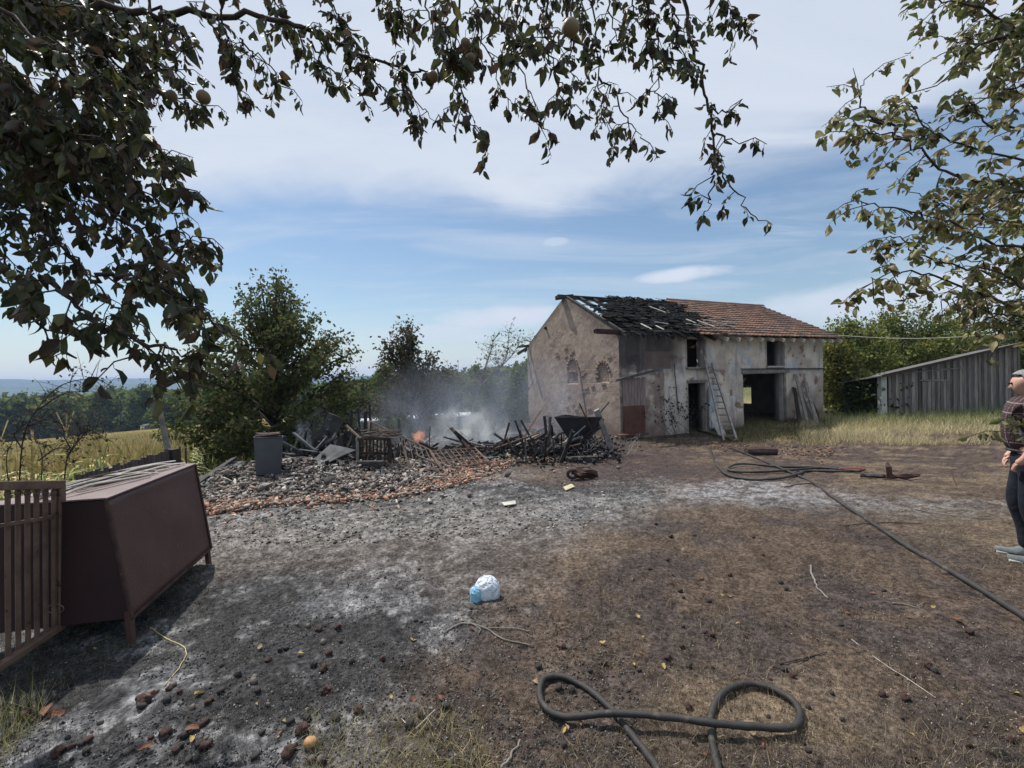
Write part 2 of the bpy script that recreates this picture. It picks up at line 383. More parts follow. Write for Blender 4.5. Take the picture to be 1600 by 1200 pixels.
def gcol(x, y):
    x = np.asarray(x); y = np.asarray(y)
    wx = x + (fbm(x, y, 1.3, 4, 21) - .5) * 1.3; wy = y + (fbm(x, y, 1.3, 4, 35) - .5) * 1.3
    n1 = fbm(x, y, .5, 5, 51, .65)[:, None]; n2 = fbm(x, y, .09, 4, 61, .7)[:, None]; n3 = fbm(x, y, 2.2, 4, 71)[:, None]
    def mx(c, d, w): 
        w = np.clip(w, 0, 1); w = w[:, None] if w.ndim == 1 else w; return c * (1 - w) + np.array(d) * w
    c = np.zeros((len(x), 3)) + np.array((.105, .078, .060))
    c = mx(c, (.075, .060, .055), sm(.42, .62, n1)[:, 0])
    c = mx(c, (.18, .136, .10), sm(.55, .72, n3)[:, 0] * .8)
    c = mx(c, (.065, .050, .050), sm(6.5, 9, wy) * sm(-1, 2, wx) * .9 * sm(.2, .5, n1)[:, 0] )   # purplish brown far yard
    # tan dry patches at the right
    c = mx(c, (.19, .145, .095), sm(3.2, 5.5, wx) * sm(.45, .62, n1)[:, 0] * .7)
    # ash side, left of a line running up to the middle
    a = G(560, 1190); b = G(1000, 800)
    sd = -sdline(wx, wy, (a.x, a.y), (b.x, b.y))
    ash = sm(-.35, .55, sd) * (1 - sm(-.2, 1.0, wx + .25 * (wy - 8)) * sm(6.8, 8.6, wy))
    cc = mx(np.zeros((len(x), 3)) + np.array((.052, .052, .054)), (.14, .142, .15), sm(.40, .68, n1)[:, 0])
    cc = mx(cc, (.28, .28, .285), sm(.50, .70, n2)[:, 0] * sm(.36, .56, n1)[:, 0] * .75)
    cc = mx(cc, (.13, .105, .09), sm(.52, .68, n3)[:, 0] * .6)
    c = c * (1 - ash[:, None]) + cc * ash[:, None]
    # paler band of ash before the rubble
    q = G(560, 820); w = blobw(wx, wy, (q.x, q.y), 3.3, 1.3, .16)
    c = mx(c, (.25, .235, .22), w * (.3 + .65 * sm(.35, .62, n2)[:, 0]) * .85)
    q = G(860, 795); w = blobw(wx, wy, (q.x, q.y), 1.7, .8, .2); c = mx(c, (.21, .21, .21), w * (.2 + .7 * sm(.35, .6, n2)[:, 0]) * .8)
    q = G(1195, 772); w = blobw(wx, wy, (q.x, q.y), 1.3, .85, 0); c = mx(c, (.29, .29, .305), w * (.2 + .65 * sm(.35, .6, n2)[:, 0]))
    q = G(1390, 790); w = blobw(wx, wy, (q.x, q.y), 1.4, .6, -.2); c = mx(c, (.2, .2, .21), w * sm(.3, .6, n2)[:, 0] * .7)
    # rubble bed
    q = G(600, 745); w = blobw(wx, wy, (q.x, q.y), 3.4, .95, .2); c = mx(c, (.21, .17, .145), w * .8)
    q = G(780, 700); w = blobw(wx, wy, (q.x, q.y), 3.2, 1.6, .3); c = mx(c, (.07, .065, .065), w * .8)
    # ochre bare ground inside and around the right loop of the hose
    q = G(1190, 1110); w = blobw(wx, wy, (q.x, q.y), .55, .3, .2); c = mx(c, (.25, .19, .13), w * .6)
    # beyond the yard: grass bank, stubble, meadow
    d = (x + 4.6) * -.87 + (y - 12) * .5
    c = mx(c, (.16, .145, .07), sm(.2, 1.4, d))
    c = mx(c, (.26, .21, .12), sm(4, 9, d) * (1 - sm(60, 90, np.hypot(x, y)) * .5))
    far = sm(16.2, 18.5, y - .12 * np.clip(x, 0, 40) + (n1[:, 0] - .5)) * sm(3, 6, x)
    c = mx(c, (.24, .20, .10), far); 
    g2 = sm(13.0, 14.5, wy - .1 * x) * sm(6.5, 8, x); c = mx(c, (.30, .25, .13), g2 * .9)
    c = mx(c, (.07, .09, .035), sm(25, 45, np.hypot(x, y)) * .8)
    n4 = fbm(x, y, .035, 3, 88, .7)[:, None]
    return c * (1 + (n2 - .5) * 1.3) * (1 + (n4 - .5) * .9)
GR = ground()

# ------------------------------------------------------------------ distant hills
def hills():
    for k, (dist, top, seed, lab) in enumerate(((3600, 58, 3, ''), (2500, 22, 8, ''))):
        az = np.radians(np.linspace(-75, 75, 220)); rows = 10; v = []
        for j in range(rows):
            t = j / (rows - 1)
            for a in az:
                hh = top * (.55 + .65 * float(fbm(np.array([a * 9 + seed]), np.array([.3]), 1, 4, seed)[0])) + (14 if k == 0 else 0)
                hh *= 1 + (.25 * cos(a * 2.3 + seed))
                zt = -24 + (hh + 24) * sin(t * pi / 2) ** 1.1
                rr = dist + t * 500; v.append((rr * sin(a), rr * cos(a), zt))
        v = np.array(v); n = len(az); i = np.arange(rows - 1)[:, None] * n; j = np.arange(n - 1)[None]
        f = np.stack([i + j, i + j + 1, i + n + j + 1, i + n + j], 2).reshape(-1, 4)
        o = np_mesh('hills' if k == 0 else 'low_hills', v, f, m_hill, smooth=True); tag(o, kind='structure')
hills()

# ------------------------------------------------------------------ foliage and trees
QUAD = (np.array([(-.5, -.32, 0), (.5, -.32, .08), (.5, .32, 0), (-.5, .32, -.08)]), np.array([(0, 1, 2, 3)]))
LEAF4 = (np.array([(0, 0, 0), (.45, -.34, .10), (1, 0, -.05), (.45, .34, .10)]), np.array([(0, 1, 2, 3)]))
def leafcloud(name, pts, size, cols, parent, seed=1, droop=.3, p=None, world=True, flat=0):
    rg = np.random.default_rng(seed); n = len(pts)
    fwd = rg.normal(size=(n, 3)); fwd[:, 2] -= droop * 1.5; up = rg.normal(size=(n, 3)); up[:, 2] += .8
    s = size * rg.uniform(.6, 1.35, n)
    # clump tone: neighbouring leaves share a shade of green
    c = pick(cols, n, rg, .25, p) * (0.78 + .5 * fbm(pts[:, 0] + pts[:, 2] * .7, pts[:, 1] + pts[:, 2], 1.0, 3, seed))[:, None]
    v, f, cc = scatter([LEAF4, QUAD], pts, rotset(fwd, up), s, c, rng=rg)
    return np_mesh(name, v, f, m_foli, parent, col=cc, world=world)
GREENS = [(.045, .06, .022), (.06, .075, .028), (.035, .045, .02), (.085, .085, .035)]
def tree(name, base, h, prof, nleaf, lsize, cols, label, cat, group=None, seed=1, trunk_r=.12, nb=26, p=None, bark=None, clump=.38, spread=1.0, lean=(0, 0), zmin=.1, multi=1):
    """prof: list of (relative height, radius) outline of the crown"""
    rg = np.random.default_rng(seed); rnd = random.Random(seed)
    o = empty(name, base, label, cat, group)
    zs = [q[0] for q in prof]; rs = [q[1] for q in prof]
    mb = MB(); top = Vector((lean[0], lean[1], h * .86))
    for k in range(multi):
        off = Vector((rnd.uniform(-.3, .3), rnd.uniform(-.3, .3), 0)) * (0 if multi == 1 else 1)
        tp = top + (Vector((rnd.uniform(-.9, .9), rnd.uniform(-.7, .7), -rnd.uniform(0, .3) * h)) if k else Vector())
        pts = [off + (tp - off) * t + Vector((sin(t * 5 + seed) * .08 * h / 5, cos(t * 4 + seed) * .08 * h / 5, 0)) for t in np.linspace(0, 1, 8)]
        pts[0].z -= .3
        mb.tube(pts, [trunk_r * (1 - .85 * t) for t in np.linspace(0, 1, 8)], 7, jit=.08)
    ends = []
    for k in range(nb):
        t = zmin + (1 - zmin) * (k + rnd.random()) / nb; a = rnd.uniform(0, 6.283)
        rad = float(np.interp(t, zs, rs)) * rnd.uniform(.45, 1.0) ** .6
        e = Vector((top.x * t + cos(a) * rad, top.y * t + sin(a) * rad, h * t))
        s0 = top * max(.06, t * .72 - .08); s0.z = h * max(.1, t * .74 - .08)
        md = (s0 + e) / 2 + Vector((rnd.uniform(-.1, .1), rnd.uniform(-.1, .1), .06)) * rad
        mb.tube([s0, (s0 + md) / 2, md, (md + e) / 2 + Vector((0, 0, .03 * rad)), e], [trunk_r * .34, trunk_r * .25, trunk_r * .18, trunk_r * .12, trunk_r * .05], 4)
        ends.append((s0, md, e, rad))
    mb.build('trunk', bark or m_bark, o, smooth=True, world=False)
    E = np.array([[*a, *b, *c] for a, b, c, _ in ends]); rad = np.array([q[3] for q in ends])
    k = rg.choice(len(ends), nleaf, p=(rad + .2) / np.sum(rad + .2)); t = rg.uniform(.25, 1.08, nleaf) ** .75
    A, B, D = E[k, :3], E[k, 3:6], E[k, 6:9]; t3 = t[:, None]
    pts = A * (1 - t3) ** 2 + 2 * B * t3 * (1 - t3) + D * t3 ** 2
    pts = pts + rg.normal(size=(nleaf, 3)) * clump * spread * np.array((1, 1, .7)) * (.55 + .45 * rg.random((nleaf, 1)))
    pts[:, 2] = np.maximum(pts[:, 2], .05)
    leafcloud('crown', pts, lsize, cols, o, seed, p=p, world=False)
    return o
def copy_tree(o, loc, rz, sc, label=None):
    c = o.copy(); C.objects.link(c); c.location = loc; c.rotation_euler = (0, 0, rz); c.scale = (sc, sc, sc * random.uniform(.9, 1.12))
    if label: c['label'] = label
    for ch in o.children:
        d = ch.copy(); C.objects.link(d); d.parent = c
    return c

BR = [(.10, .105, .05), (.13, .115, .055), (.065, .072, .036), (.09, .12, .04), (.18, .155, .085)]
def onmacro(px, dep, dz=0.0):
    x = P(px, 600, dep).x; return Vector((x, dep, float(macro(np.array([x]), np.array([dep]))[0]) + dz))
b1 = onmacro(428, 16.5)
tree('pear_tree', b1, 8.2, [(0, 1.6), (.12, 2.9), (.3, 3.5), (.48, 3.5), (.62, 2.9), (.76, 2.1), (.88, 1.1), (1, .25)], 38000, .115, BR + [(.09, .13, .04), (.12, .16, .05), (.08, .11, .035)],
     'large dark leafy tree standing behind the rubble heap with foliage to the ground', 'tree', seed=4, trunk_r=.2, nb=115, clump=.24, zmin=.06)
b2 = onmacro(655, 21.5)
tree('fruit_tree', b2, 7.0, [(0, .6), (.2, 2.0), (.45, 2.4), (.65, 1.9), (.8, 1.2), (1, .2)], 15000, .12, [(.08, .066, .042), (.10, .085, .05), (.06, .068, .032)],
     'brown scorched tree with thin pointed crown behind the smoke', 'tree', seed=9, trunk_r=.13, nb=70, clump=.26, bark=m_palebark, lean=(-.7, 0), multi=2)
def bare_tree(px0, dep, lines, label, seed, nleaf=900):
    b = onmacro(px0, dep); o = empty('bare_tree', b, label, 'tree'); rnd = random.Random(seed); mb = MB(); tips = []
    for ln in lines:
        pts = [P(px, py, dep + dd) for px, py, dd in ln]
        if ln[0][1] > 660: pts[0].z = hz(pts[0].x, pts[0].y) - .2
        cp = curve_pts(pts, 5); r1 = .07 if ln[0][1] > 660 else .04
        mb.tube(cp, [r1 * (1 - .8 * i / len(cp)) for i in range(len(cp))], 5)
        for i in range(3, len(cp)):
            for _ in range(3):
                d = Vector((rnd.uniform(-1, 1), rnd.uniform(-.8, .8), rnd.uniform(.1, 1))).normalized() * rnd.uniform(.3, .95)
                m = cp[i] + d * .5 + Vector((rnd.uniform(-.06, .06), 0, 0)); e = cp[i] + d + Vector((0, 0, -.05))
                mb.tube([cp[i], m, e], [.012, .008, .003], 3); tips += [m, e, (m + e) / 2]
                for _ in range(2):
                    d2 = Vector((rnd.uniform(-1, 1), rnd.uniform(-1, 1), rnd.uniform(-.3, 1))).normalized() * rnd.uniform(.15, .35)
                    mb.tube([m, m + d2], [.006, .002], 3); tips.append(m + d2)
    mb.build('trunk', m_palebark, o, smooth=True)
    rg = np.random.default_rng(seed); T = np.array([tuple(t) for t in tips]); p = T[rg.integers(0, len(T), nleaf)] + rg.normal(size=(nleaf, 3)) * .05
    leafcloud('crown', p, .085, BR, o, seed)
bare_tree(745, 19.5, [[(740, 690, 0), (738, 650, 0), (745, 620, 0), (752, 590, .2), (765, 555, .3), (770, 535, .4)], [(743, 628, 0), (725, 605, -.3), (712, 590, -.5)],
                      [(748, 605, .1), (775, 580, 0), (800, 555, -.2), (815, 530, -.3)], [(765, 590, 0), (790, 560, .5), (795, 520, .6)]],
          'nearly bare pale branched tree right of the smoke plume, beside the gable', 12, 500)

# shrubs and trees behind the barn and shed on the right
SH = [(.17, .22, .055), (.22, .25, .065), (.12, .16, .045), (.30, .28, .09), (.08, .10, .03)]
for i, (px, dep, h, r, nl, cols, lab) in enumerate((
        (1335, 25.5, 4.9, 2.3, 16000, SH, 'tall green bush directly right of the barn roof end'),
        (1415, 27.5, 5.9, 2.9, 18000, SH, 'tallest broad green bush behind the low end of the plank shed'),
        (1500, 30, 5.6, 3.0, 14000, SH, 'green bush behind the middle of the plank shed roof'),
        (1600, 29, 6.6, 3.0, 14000, [(.09, .12, .04), (.06, .08, .03)], 'bush behind the high end of the plank shed roof'),
        (1306, 22.5, 3.6, .85, 5000, [(.16, .17, .04), (.12, .14, .04), (.2, .17, .05), (.07, .09, .03)], 'yellowing upright shrub close to the right corner of the barn'),
        (1345, 21.6, 1.3, .9, 3500, SH, 'low weedy green shrub between the barn corner and the shed'),
        (1352, 18.6, 1.75, .75, 6000, [(.05, .065, .02), (.07, .09, .03), (.04, .05, .02)], 'dark green bush crowding the left post of the plank shed'),
        (1252, 30, 4.2, 2.4, 6000, SH, 'green bush seen through the barn doorway and end window'))):
    b = onmacro(px, dep)
    tree('bush', b, h, [(0, r * .9), (.3, r), (.6, r * .95), (.85, r * .6), (1, r * .2)], nl, .13 if i != 5 else .1, cols, lab, 'bush', seed=20 + i, trunk_r=.07, nb=60, clump=.33, multi=2, zmin=.03)
for i, (px, dep, h, r, nl, cols, lab) in enumerate((
        (806, 19.2, 2.7, .45, 2600, [(.13, .17, .06), (.09, .12, .04), (.16, .18, .08)], 'pale green upright shrub beside the left corner of the gable wall'),
        (768, 37, 4.3, 2.6, 7000, [(.06, .085, .03), (.08, .10, .035)], 'dark green bush behind the smoke left of the gable'),
        (822, 34, 4.3, 2.4, 7000, [(.06, .085, .03), (.09, .11, .04)], 'dark green bush rising directly left of the gable corner'),
        (606, 19.5, 2.4, 1.5, 5500, [(.09, .12, .04), (.07, .1, .03)], 'light green bush between the two dark trees'),
        (540, 17.0, 2.0, 1.1, 4000, [(.10, .115, .035), (.07, .09, .03)], 'yellow green bush behind the leaning burnt board'))):
    tree('shrub', onmacro(px, dep), h, [(0, r), (.5, r), (.85, r * .7), (1, r * .3)], nl, .10 if dep < 30 else .2, cols, lab, 'shrub', seed=40 + i, trunk_r=.04, nb=36, clump=.22, multi=2, zmin=.03)

# far trees: two protos, copied
FT = [(.10, .14, .045), (.13, .175, .055), (.07, .10, .035), (.18, .20, .07)]
protos = []
for k in range(3):
    r = (5.2, 4.4, 5.8)[k]; h = (15, 17, 13)[k]
    t = tree('broadleaf_tree', (0, 0, 0), h, [(0, r * .7), (.2, r * .95), (.45, r), (.7, r * .85), (.88, r * .5), (1, r * .15)], 9000, .62, FT,
             'one of the dense green trees lining the far edge of the cornfield', 'tree', 'trees along the far edge of the cornfield', seed=60 + k, trunk_r=.3, nb=60, clump=.75, zmin=.05)
    protos.append(t)
first = [True] * 3
rr = random.Random(5)
ROWS = {0: ('one of the green trees in the front row along the far edge of the cornfield', 'front tree row beyond the cornfield'), 1: ('taller tree in the back row behind the far edge of the cornfield', 'back tree row beyond the cornfield'),
        2: ('small green tree on the wooded rise behind the smoke and bare tree', 'trees on the rise behind the smoke'), 3: ('green tree far behind the barn and plank shed', 'trees behind the barn and shed')}
def put(px, dep, sc, k, row=0):
    o = put_(px, dep, sc, k); o['label'], o['group'] = ROWS[row]
    if row < 2:
        w_ = ('at the far left of the valley', 'above the picket fence and white hut', 'close beside the large dark leafy tree')[0 if px < 90 else 1 if px < 250 else 2]
        o['label'] = ('green front row tree beyond the cornfield ', 'taller back row tree beyond the cornfield ')[row] + w_; o['group'] += ', ' + w_
def put_(px, dep, sc, k):
    b = onmacro(px, dep, -.5)
    if first[k]:
        first[k] = False; protos[k].location = b; protos[k].scale = (sc, sc, sc); return protos[k]
    return copy_tree(protos[k], b, rr.uniform(0, 6.3), sc)
for i in range(34):                                   # left tree line
    px = -60 + i * 13.5 + rr.uniform(-5, 5); dep = 168 + rr.uniform(-6, 14) + (0 if px < 250 else -25)
    put(px, dep, rr.uniform(.8, 1.2), i % 3)
for i in range(26):
    px = -60 + i * 18 + rr.uniform(-8, 8); put(px, 205 + rr.uniform(-5, 25), rr.uniform(1.0, 1.45), rr.randrange(3), 1)
for i in range(20):                                   # wooded rise behind the yard
    px = 500 + i * 18 + rr.uniform(-6, 6); put(px, 74 + rr.uniform(-6, 12) - (px > 700) * 8, rr.uniform(.42, .58), rr.randrange(3), 2)
for i in range(10):
    px = 1180 + i * 48; put(px, 62 + rr.uniform(-4, 8), rr.uniform(.45, .6), rr.randrange(3), 3)
# continuous wood behind them
def wood():
    rg = np.random.default_rng(77); n = 26000
    a = rg.uniform(-54, 12, n); dist = rg.uniform(235, 330, n); a = np.radians(a)
    x = dist * np.sin(a); y = dist * np.cos(a)
    z = macro(x, y) + (14 + 8 * fbm(x, y, 22, 3, 5)) * np.sqrt(rg.random(n))
    leafcloud('woodland', np.stack([x, y, z], 1), 3.0, FT, None, 77, world=False)
    tag(bpy.data.objects['woodland'], 'far dark green wood closing the valley behind the cornfield', None, kind='stuff')
wood()

# ------------------------------------------------------------------ cornfield (mass of stalks)
def corn():
    rg = np.random.default_rng(31)
    def stalk(seed, nb=9):
        r = random.Random(seed); v = []; f = []
        def strip(p0, d, L_, w, droop):
            o = len(v); side = Vector((-d.y, d.x, 0)); side.normalize()
            for i in range(4):
                t = i / 3; c = p0 + d * (L_ * t) + Vector((0, 0, .22 * t - droop * t * t)); ww = w * (1 - t) * (1 if i else .6) + .004
                v.append(tuple(c - side * ww)); v.append(tuple(c + side * ww))
            for i in range(3): f.append((o + 2 * i, o + 2 * i + 1, o + 2 * i + 3, o + 2 * i + 2))
        for i in range(nb):
            z = .3 + 1.45 * i / nb; a = (i % 2) * pi + r.uniform(-.9, .9)
            strip(Vector((0, 0, z)), Vector((cos(a), sin(a), 0)), r.uniform(.4, .75), .045, r.uniform(.25, .7))
        o = len(v)
        for w, z in ((.014, 0), (.014, 1.9)): v.extend([(-w, 0, z), (w, 0, z)])
        f.append((o, o + 1, o + 3, o + 2))
        for i in range(4):                             # tassel
            a = r.uniform(0, 6.3); o = len(v); q = .12
            v.extend([(-.008, 0, 1.8), (.008, 0, 1.8), (cos(a) * q + .01, sin(a) * q, 2.15), (cos(a) * q - .01, sin(a) * q, 2.15)]); f.append((o, o + 1, o + 2, o + 3))
        return np.array(v), np.array(f)
    T = [stalk(s) for s in range(5)]
    def band(n, y0, y1, sx, sz):
        px = rg.uniform(-80, 440, n); dep = y0 + (y1 - y0) * rg.random(n) ** .6
        x = (px - 800) / FPX * dep; y = dep; d = (x + 4.6) * -.87 + (y - 12) * .5
        k = (d > 2.3 + rg.random(n) * .6) & ~((px > 285) & (dep < 26)); x, y = x[k], y[k]
        row = np.round(y / .75) * .75 if y1 < 40 else y
        return x, row + rg.normal(size=len(x)) * .06, np.full(len(x), sx), np.full(len(x), sz)
    xs = [band(15000, 7, 34, 1.1, 1.08), band(9000, 34, 80, 1.7, 1.05), band(12000, 80, 150, 3.0, 1.15)]
    x, y, sx, sz = [np.concatenate(q) for q in zip(*xs)]
    pos = np.stack([x, y, macro(x, y) - .05], 1); n = len(x)
    a = rg.uniform(0, 6.3, n); rot = np.zeros((n, 3, 3)); rot[:, 0, 0] = np.cos(a); rot[:, 0, 1] = -np.sin(a); rot[:, 1, 0] = np.sin(a); rot[:, 1, 1] = np.cos(a); rot[:, 2, 2] = 1
    sc = np.stack([sx, sx, sz * rg.uniform(.85, 1.1, n)], 1)
    tone = fbm(x, y, 6, 3, 4)[:, None]
    col = pick([(.62, .54, .27), (.50, .52, .22), (.38, .46, .17), (.72, .64, .38), (.28, .38, .13)], n, rg, .3) * (.7 + .6 * tone)
    far = sm(30, 110, y)[:, None]; col = col * (1 - far) + (np.array((.80, .68, .34)) * (1 - sm(.4, .6, fbm(x, y, 14, 4, 8))[:, None] * .5) + np.array((0, .06, 0))) * far * (.6 + .8 * tone)
    v, f, c = scatter(T, pos, rot, sc, col, rng=rg)
    # tassels and stalk tops are straw coloured
    top = sm(1.5, 1.95, (v[:, 2] - macro(v[:, 0], v[:, 1])))[:, None]; c = c * (1 - top * .6) + np.array((.5, .36, .18)) * top * .6
    o = np_mesh('corn', v, f, m_grass, col=c); tag(o, 'ripening corn covering the valley field beyond the picket fence', kind='stuff')
corn()
# small white building at the far edge of the field
b = onmacro(230, 146); e = empty('field_hut', b, 'tiny white hut at the far edge of the cornfield', 'hut')
MB().box(b + Vector((0, 0, 1.9)), (3.0, 3, 3.8)).build('wall', mat('white_paint', (.75, .75, .76), (.6, .6, .62)), e)
MB().hexa([b + Vector(q) for q in ((-1.7, -1.8, 3.8), (1.7, -1.8, 3.8), (1.7, 1.8, 3.8), (-1.7, 1.8, 3.8), (-1.7, -1.8, 4.0), (1.7, -1.8, 4.0), (1.7, 1.8, 4.3), (-1.7, 1.8, 4.3))]).build('roof', m_burntmetal, e)
# long low pale greenhouse seen through the smoke
b = onmacro(640, 44); e = empty('greenhouse', b, 'long low whitish tunnel in the meadow seen through the smoke', 'greenhouse')
mw = mat('white_film', (.45, .47, .49), (.3, .32, .34), 2)
a0 = P(555, 656, 44); a1 = P(735, 645, 44); zz0 = b.z
for i in range(7):
    mbx = MB(); p0 = a0.lerp(a1, i / 7 + .004); p1 = a0.lerp(a1, (i + 1) / 7 - .004)
    prof = [(0, .7), (.0, .82), (.5, .92), (1.2, 1.0), (1.9, .92), (2.4, .82), (2.4, .7)]
    vs = [(p0.x, p0.y + u, p0.z - 1.0 + w) for u, w in prof] + [(p1.x, p1.y + u, p1.z - 1.0 + w) for u, w in prof]
    mbx.add(vs, [(k, k + 1, k + 8, k + 7) for k in range(6)] + [tuple(range(6, -1, -1)), tuple(range(7, 14))]); mbx.build('panel', mw, e)
MB().box(((a0.x + a1.x) / 2, 45.2, a0.z - 2.2), (abs(a1.x - a0.x), 2.3, 3.7)).build('base', mat('mossy_base', (.05, .06, .035), (.03, .035, .02), 1.5), e)

# ------------------------------------------------------------------ barn
AZ = radians(25)
HB = Vector((3.66, 15.25, -.5))
barn = empty('barn', HB, 'two storey plastered barn with its roof half burnt black and half red tile', 'barn', rz=AZ)
LU, LV, HW, HR = 11.27, 6.84, 3.66, 5.46
def wallsheet(name, W_, H_, top, holes, colf, dispf, to3, thick=.32, step=.03, mat_=m_plaster):
    nu = int(W_ / step) + 1; nw = int(H_ / step) + 1
    u = np.linspace(0, W_, nu); w = np.linspace(0, H_, nw); U, Wq = np.meshgrid(u, w)
    # snap the columns beside hole edges so that openings are clean
    keep = np.ones((nw - 1, nu - 1), bool); uc = (u[:-1] + u[1:]) / 2; wc = (w[:-1] + w[1:]) / 2; UC, WC = np.meshgrid(uc, wc)
    for (a, b_, c_, d_) in holes: keep &= ~((UC > a) & (UC < b_) & (WC > c_) & (WC < d_))
    T = top(U[0]); keep &= WC < (T[:-1] + T[1:])[None] / 2 
    D = dispf(U, Wq); col = colf(U.ravel(), Wq.ravel()); 
    pts = to3(U.ravel(), Wq.ravel(), D.ravel())
    idx = np.arange(nw * nu).reshape(nw, nu)
    f = np.stack([idx[:-1, :-1], idx[:-1, 1:], idx[1:, 1:], idx[1:, :-1]], 2)[keep]
    used = np.unique(f); mp = -np.ones(nw * nu, int); mp[used] = np.arange(len(used))
    return pts[used], mp[f], col[used]
def facade():
    holes = [(3.1, 4.08, 2.42, 3.5), (3.12, 4.02, -1, 1.84), (7.53, 8.6, 2.42, 3.48), (6.08, 8.52, -1, 2.12)]
    def colf(u, w):
        n = fbm(u, w, .8, 5, 3, .6); n2 = fbm(u, w, .2, 4, 13, .6); n3 = fbm(u * 3.5, w * .6, .7, 4, 23, .6)
        c = np.zeros((len(u), 3)) + np.array((.68, .61, .525))
        def mx(c, d, k): k = np.clip(k, 0, 1)[:, None]; return c * (1 - k) + np.array(d) * k
        c = mx(c, (.50, .435, .37), sm(.42, .62, n))
        c = mx(c, (.66, .64, .64), sm(.55, .7, n3) * .6)
        bl = sm(.56, .66, fbm(u, w, .9, 4, 33, .6)) * sm(1.9, 2.4, w + n2 * .5) * (1 - sm(3.0, 3.4, w)) * ((u > 4.2) & (u < 9.5))
        c = mx(c, (.44, .48, .58), bl * .6)
        c = mx(c, (.38, .45, .60), sm(.3, .6, n2) * ((u > 6.0) & (u < 6.5) & (w > 2.45) & (w < 2.95)) * .7)
        c = mx(c, (.30, .20, .17), sm(.64, .7, fbm(u, w, .45, 4, 43, .6)))                 # brick red where plaster has gone
        c = mx(c, (.36, .27, .23), (1 - sm(.2, .75, w + (n - .5))) * .8)
        c = mx(c, (.24, .17, .145), ((u < 2.0) * sm(.25, .5, n) * (1 - sm(2.2, 2.6, w))) * .8)
        c = mx(c, (.64, .60, .57), ((u > 2.02) & (u < 3.06)) * (1 - sm(2.5, 2.9, w)) * sm(.3, .5, n3) * .7)
        c = mx(c, (.055, .052, .055), (1 - sm(2.3, 3.3, u + (n - .5) * 1.2)) * sm(2.1, 2.6, w + (n2 - .5) * .6) * .92)   # soot
        c = mx(c, (.17, .13, .12), ((u > 1.15) & (u < 2.35) & (w > 2.4) & (w < 3.05)) * .9)
        c = mx(c, (.12, .11, .11), sm(3.25, 3.6, w + (n3 - .5) * .5) * (1 - sm(4.5, 7.5, u)) * .8)
        c = mx(c, (.2, .18, .17), sm(.6, .74, n3) * .5)
        return c
    def disp(u, w):
        d = (fbm(u, w, .8, 5, 3, .6) - .5) * .03 + (fbm(u, w, .12, 3, 8) - .5) * .012
        d = d - .02 * sm(.64, .66, fbm(u, w, .45, 4, 43, .6))
        d = d - .035 * ((u > 1.15) & (u < 2.35) & (w > 2.4) & (w < 3.05)) - .03 * ((u > .15) & (u < 2.75) & (w > 2.25))
        d = d + .025 * (((u > 5.85) & (u < 6.05)) | ((u > 8.6) & (u < 8.78)) | (u > 11.05))
        return d
    to3 = lambda u, w, d: np.stack([u, -d, w], 1)
    v, f, c = wallsheet('f', LU, HW, lambda u: np.full_like(u, HW), holes, colf, disp, to3)
    n0 = len(v); V = [v]; F_ = [f]; CC = [c]
    def bx(u0, u1, w0, w1):
        nonlocal n0
        if u1 - u0 < .01 or w1 - w0 < .01: return
        q = np.array([(u0, .12, w0), (u1, .12, w0), (u1, .40, w0), (u0, .40, w0), (u0, .12, w1), (u1, .12, w1), (u1, .40, w1), (u0, .40, w1)], float)
        fs = np.array([(0, 3, 2, 1), (4, 5, 6, 7), (0, 1, 5, 4), (1, 2, 6, 5), (2, 3, 7, 6), (3, 0, 4, 7)]) + n0
        V.append(q); F_.append(fs); CC.append(np.full((8, 3), .34) * np.array((1, .93, .88))); n0 += 8
    us = [0, 3.1, 4.05, 6.08, 7.53, 8.56, LU]
    bx(.12, 3.11, -.3, HW); bx(4.05, 6.08, -.3, HW); bx(8.56, LU, -.3, HW)
    bx(3.11, 4.05, 1.84, 2.42); bx(3.11, 4.05, 3.5, HW); bx(6.08, 7.53, 2.12, HW); bx(7.53, 8.56, 2.12, 2.42); bx(7.53, 8.56, 3.48, HW)
    o = np_mesh('front_wall', np.concatenate(V), np.concatenate(F_), m_plaster, barn, col=np.concatenate(CC))
    # thin returns closing the gap between plaster face and masonry at openings
    mb = MB()
    for (a, b_, c_, d_) in [(3.1, 4.08, 2.42, 3.5), (3.12, 4.02, -.3, 1.84), (7.53, 8.6, 2.42, 3.48), (6.08, 8.52, -.3, 2.12)]:
        mb.box((a - .012, .07, (c_ + d_) / 2), (.05, .17, d_ - c_)); mb.box((b_ + .012, .07, (c_ + d_) / 2), (.05, .17, d_ - c_)); mb.box(((a + b_) / 2, .07, d_ + .02), (b_ - a + .07, .17, .05))
    mb.build('reveal', mat('reveal_plaster', (.42, .39, .37), (.3, .27, .25)), barn, world=False)
facade()
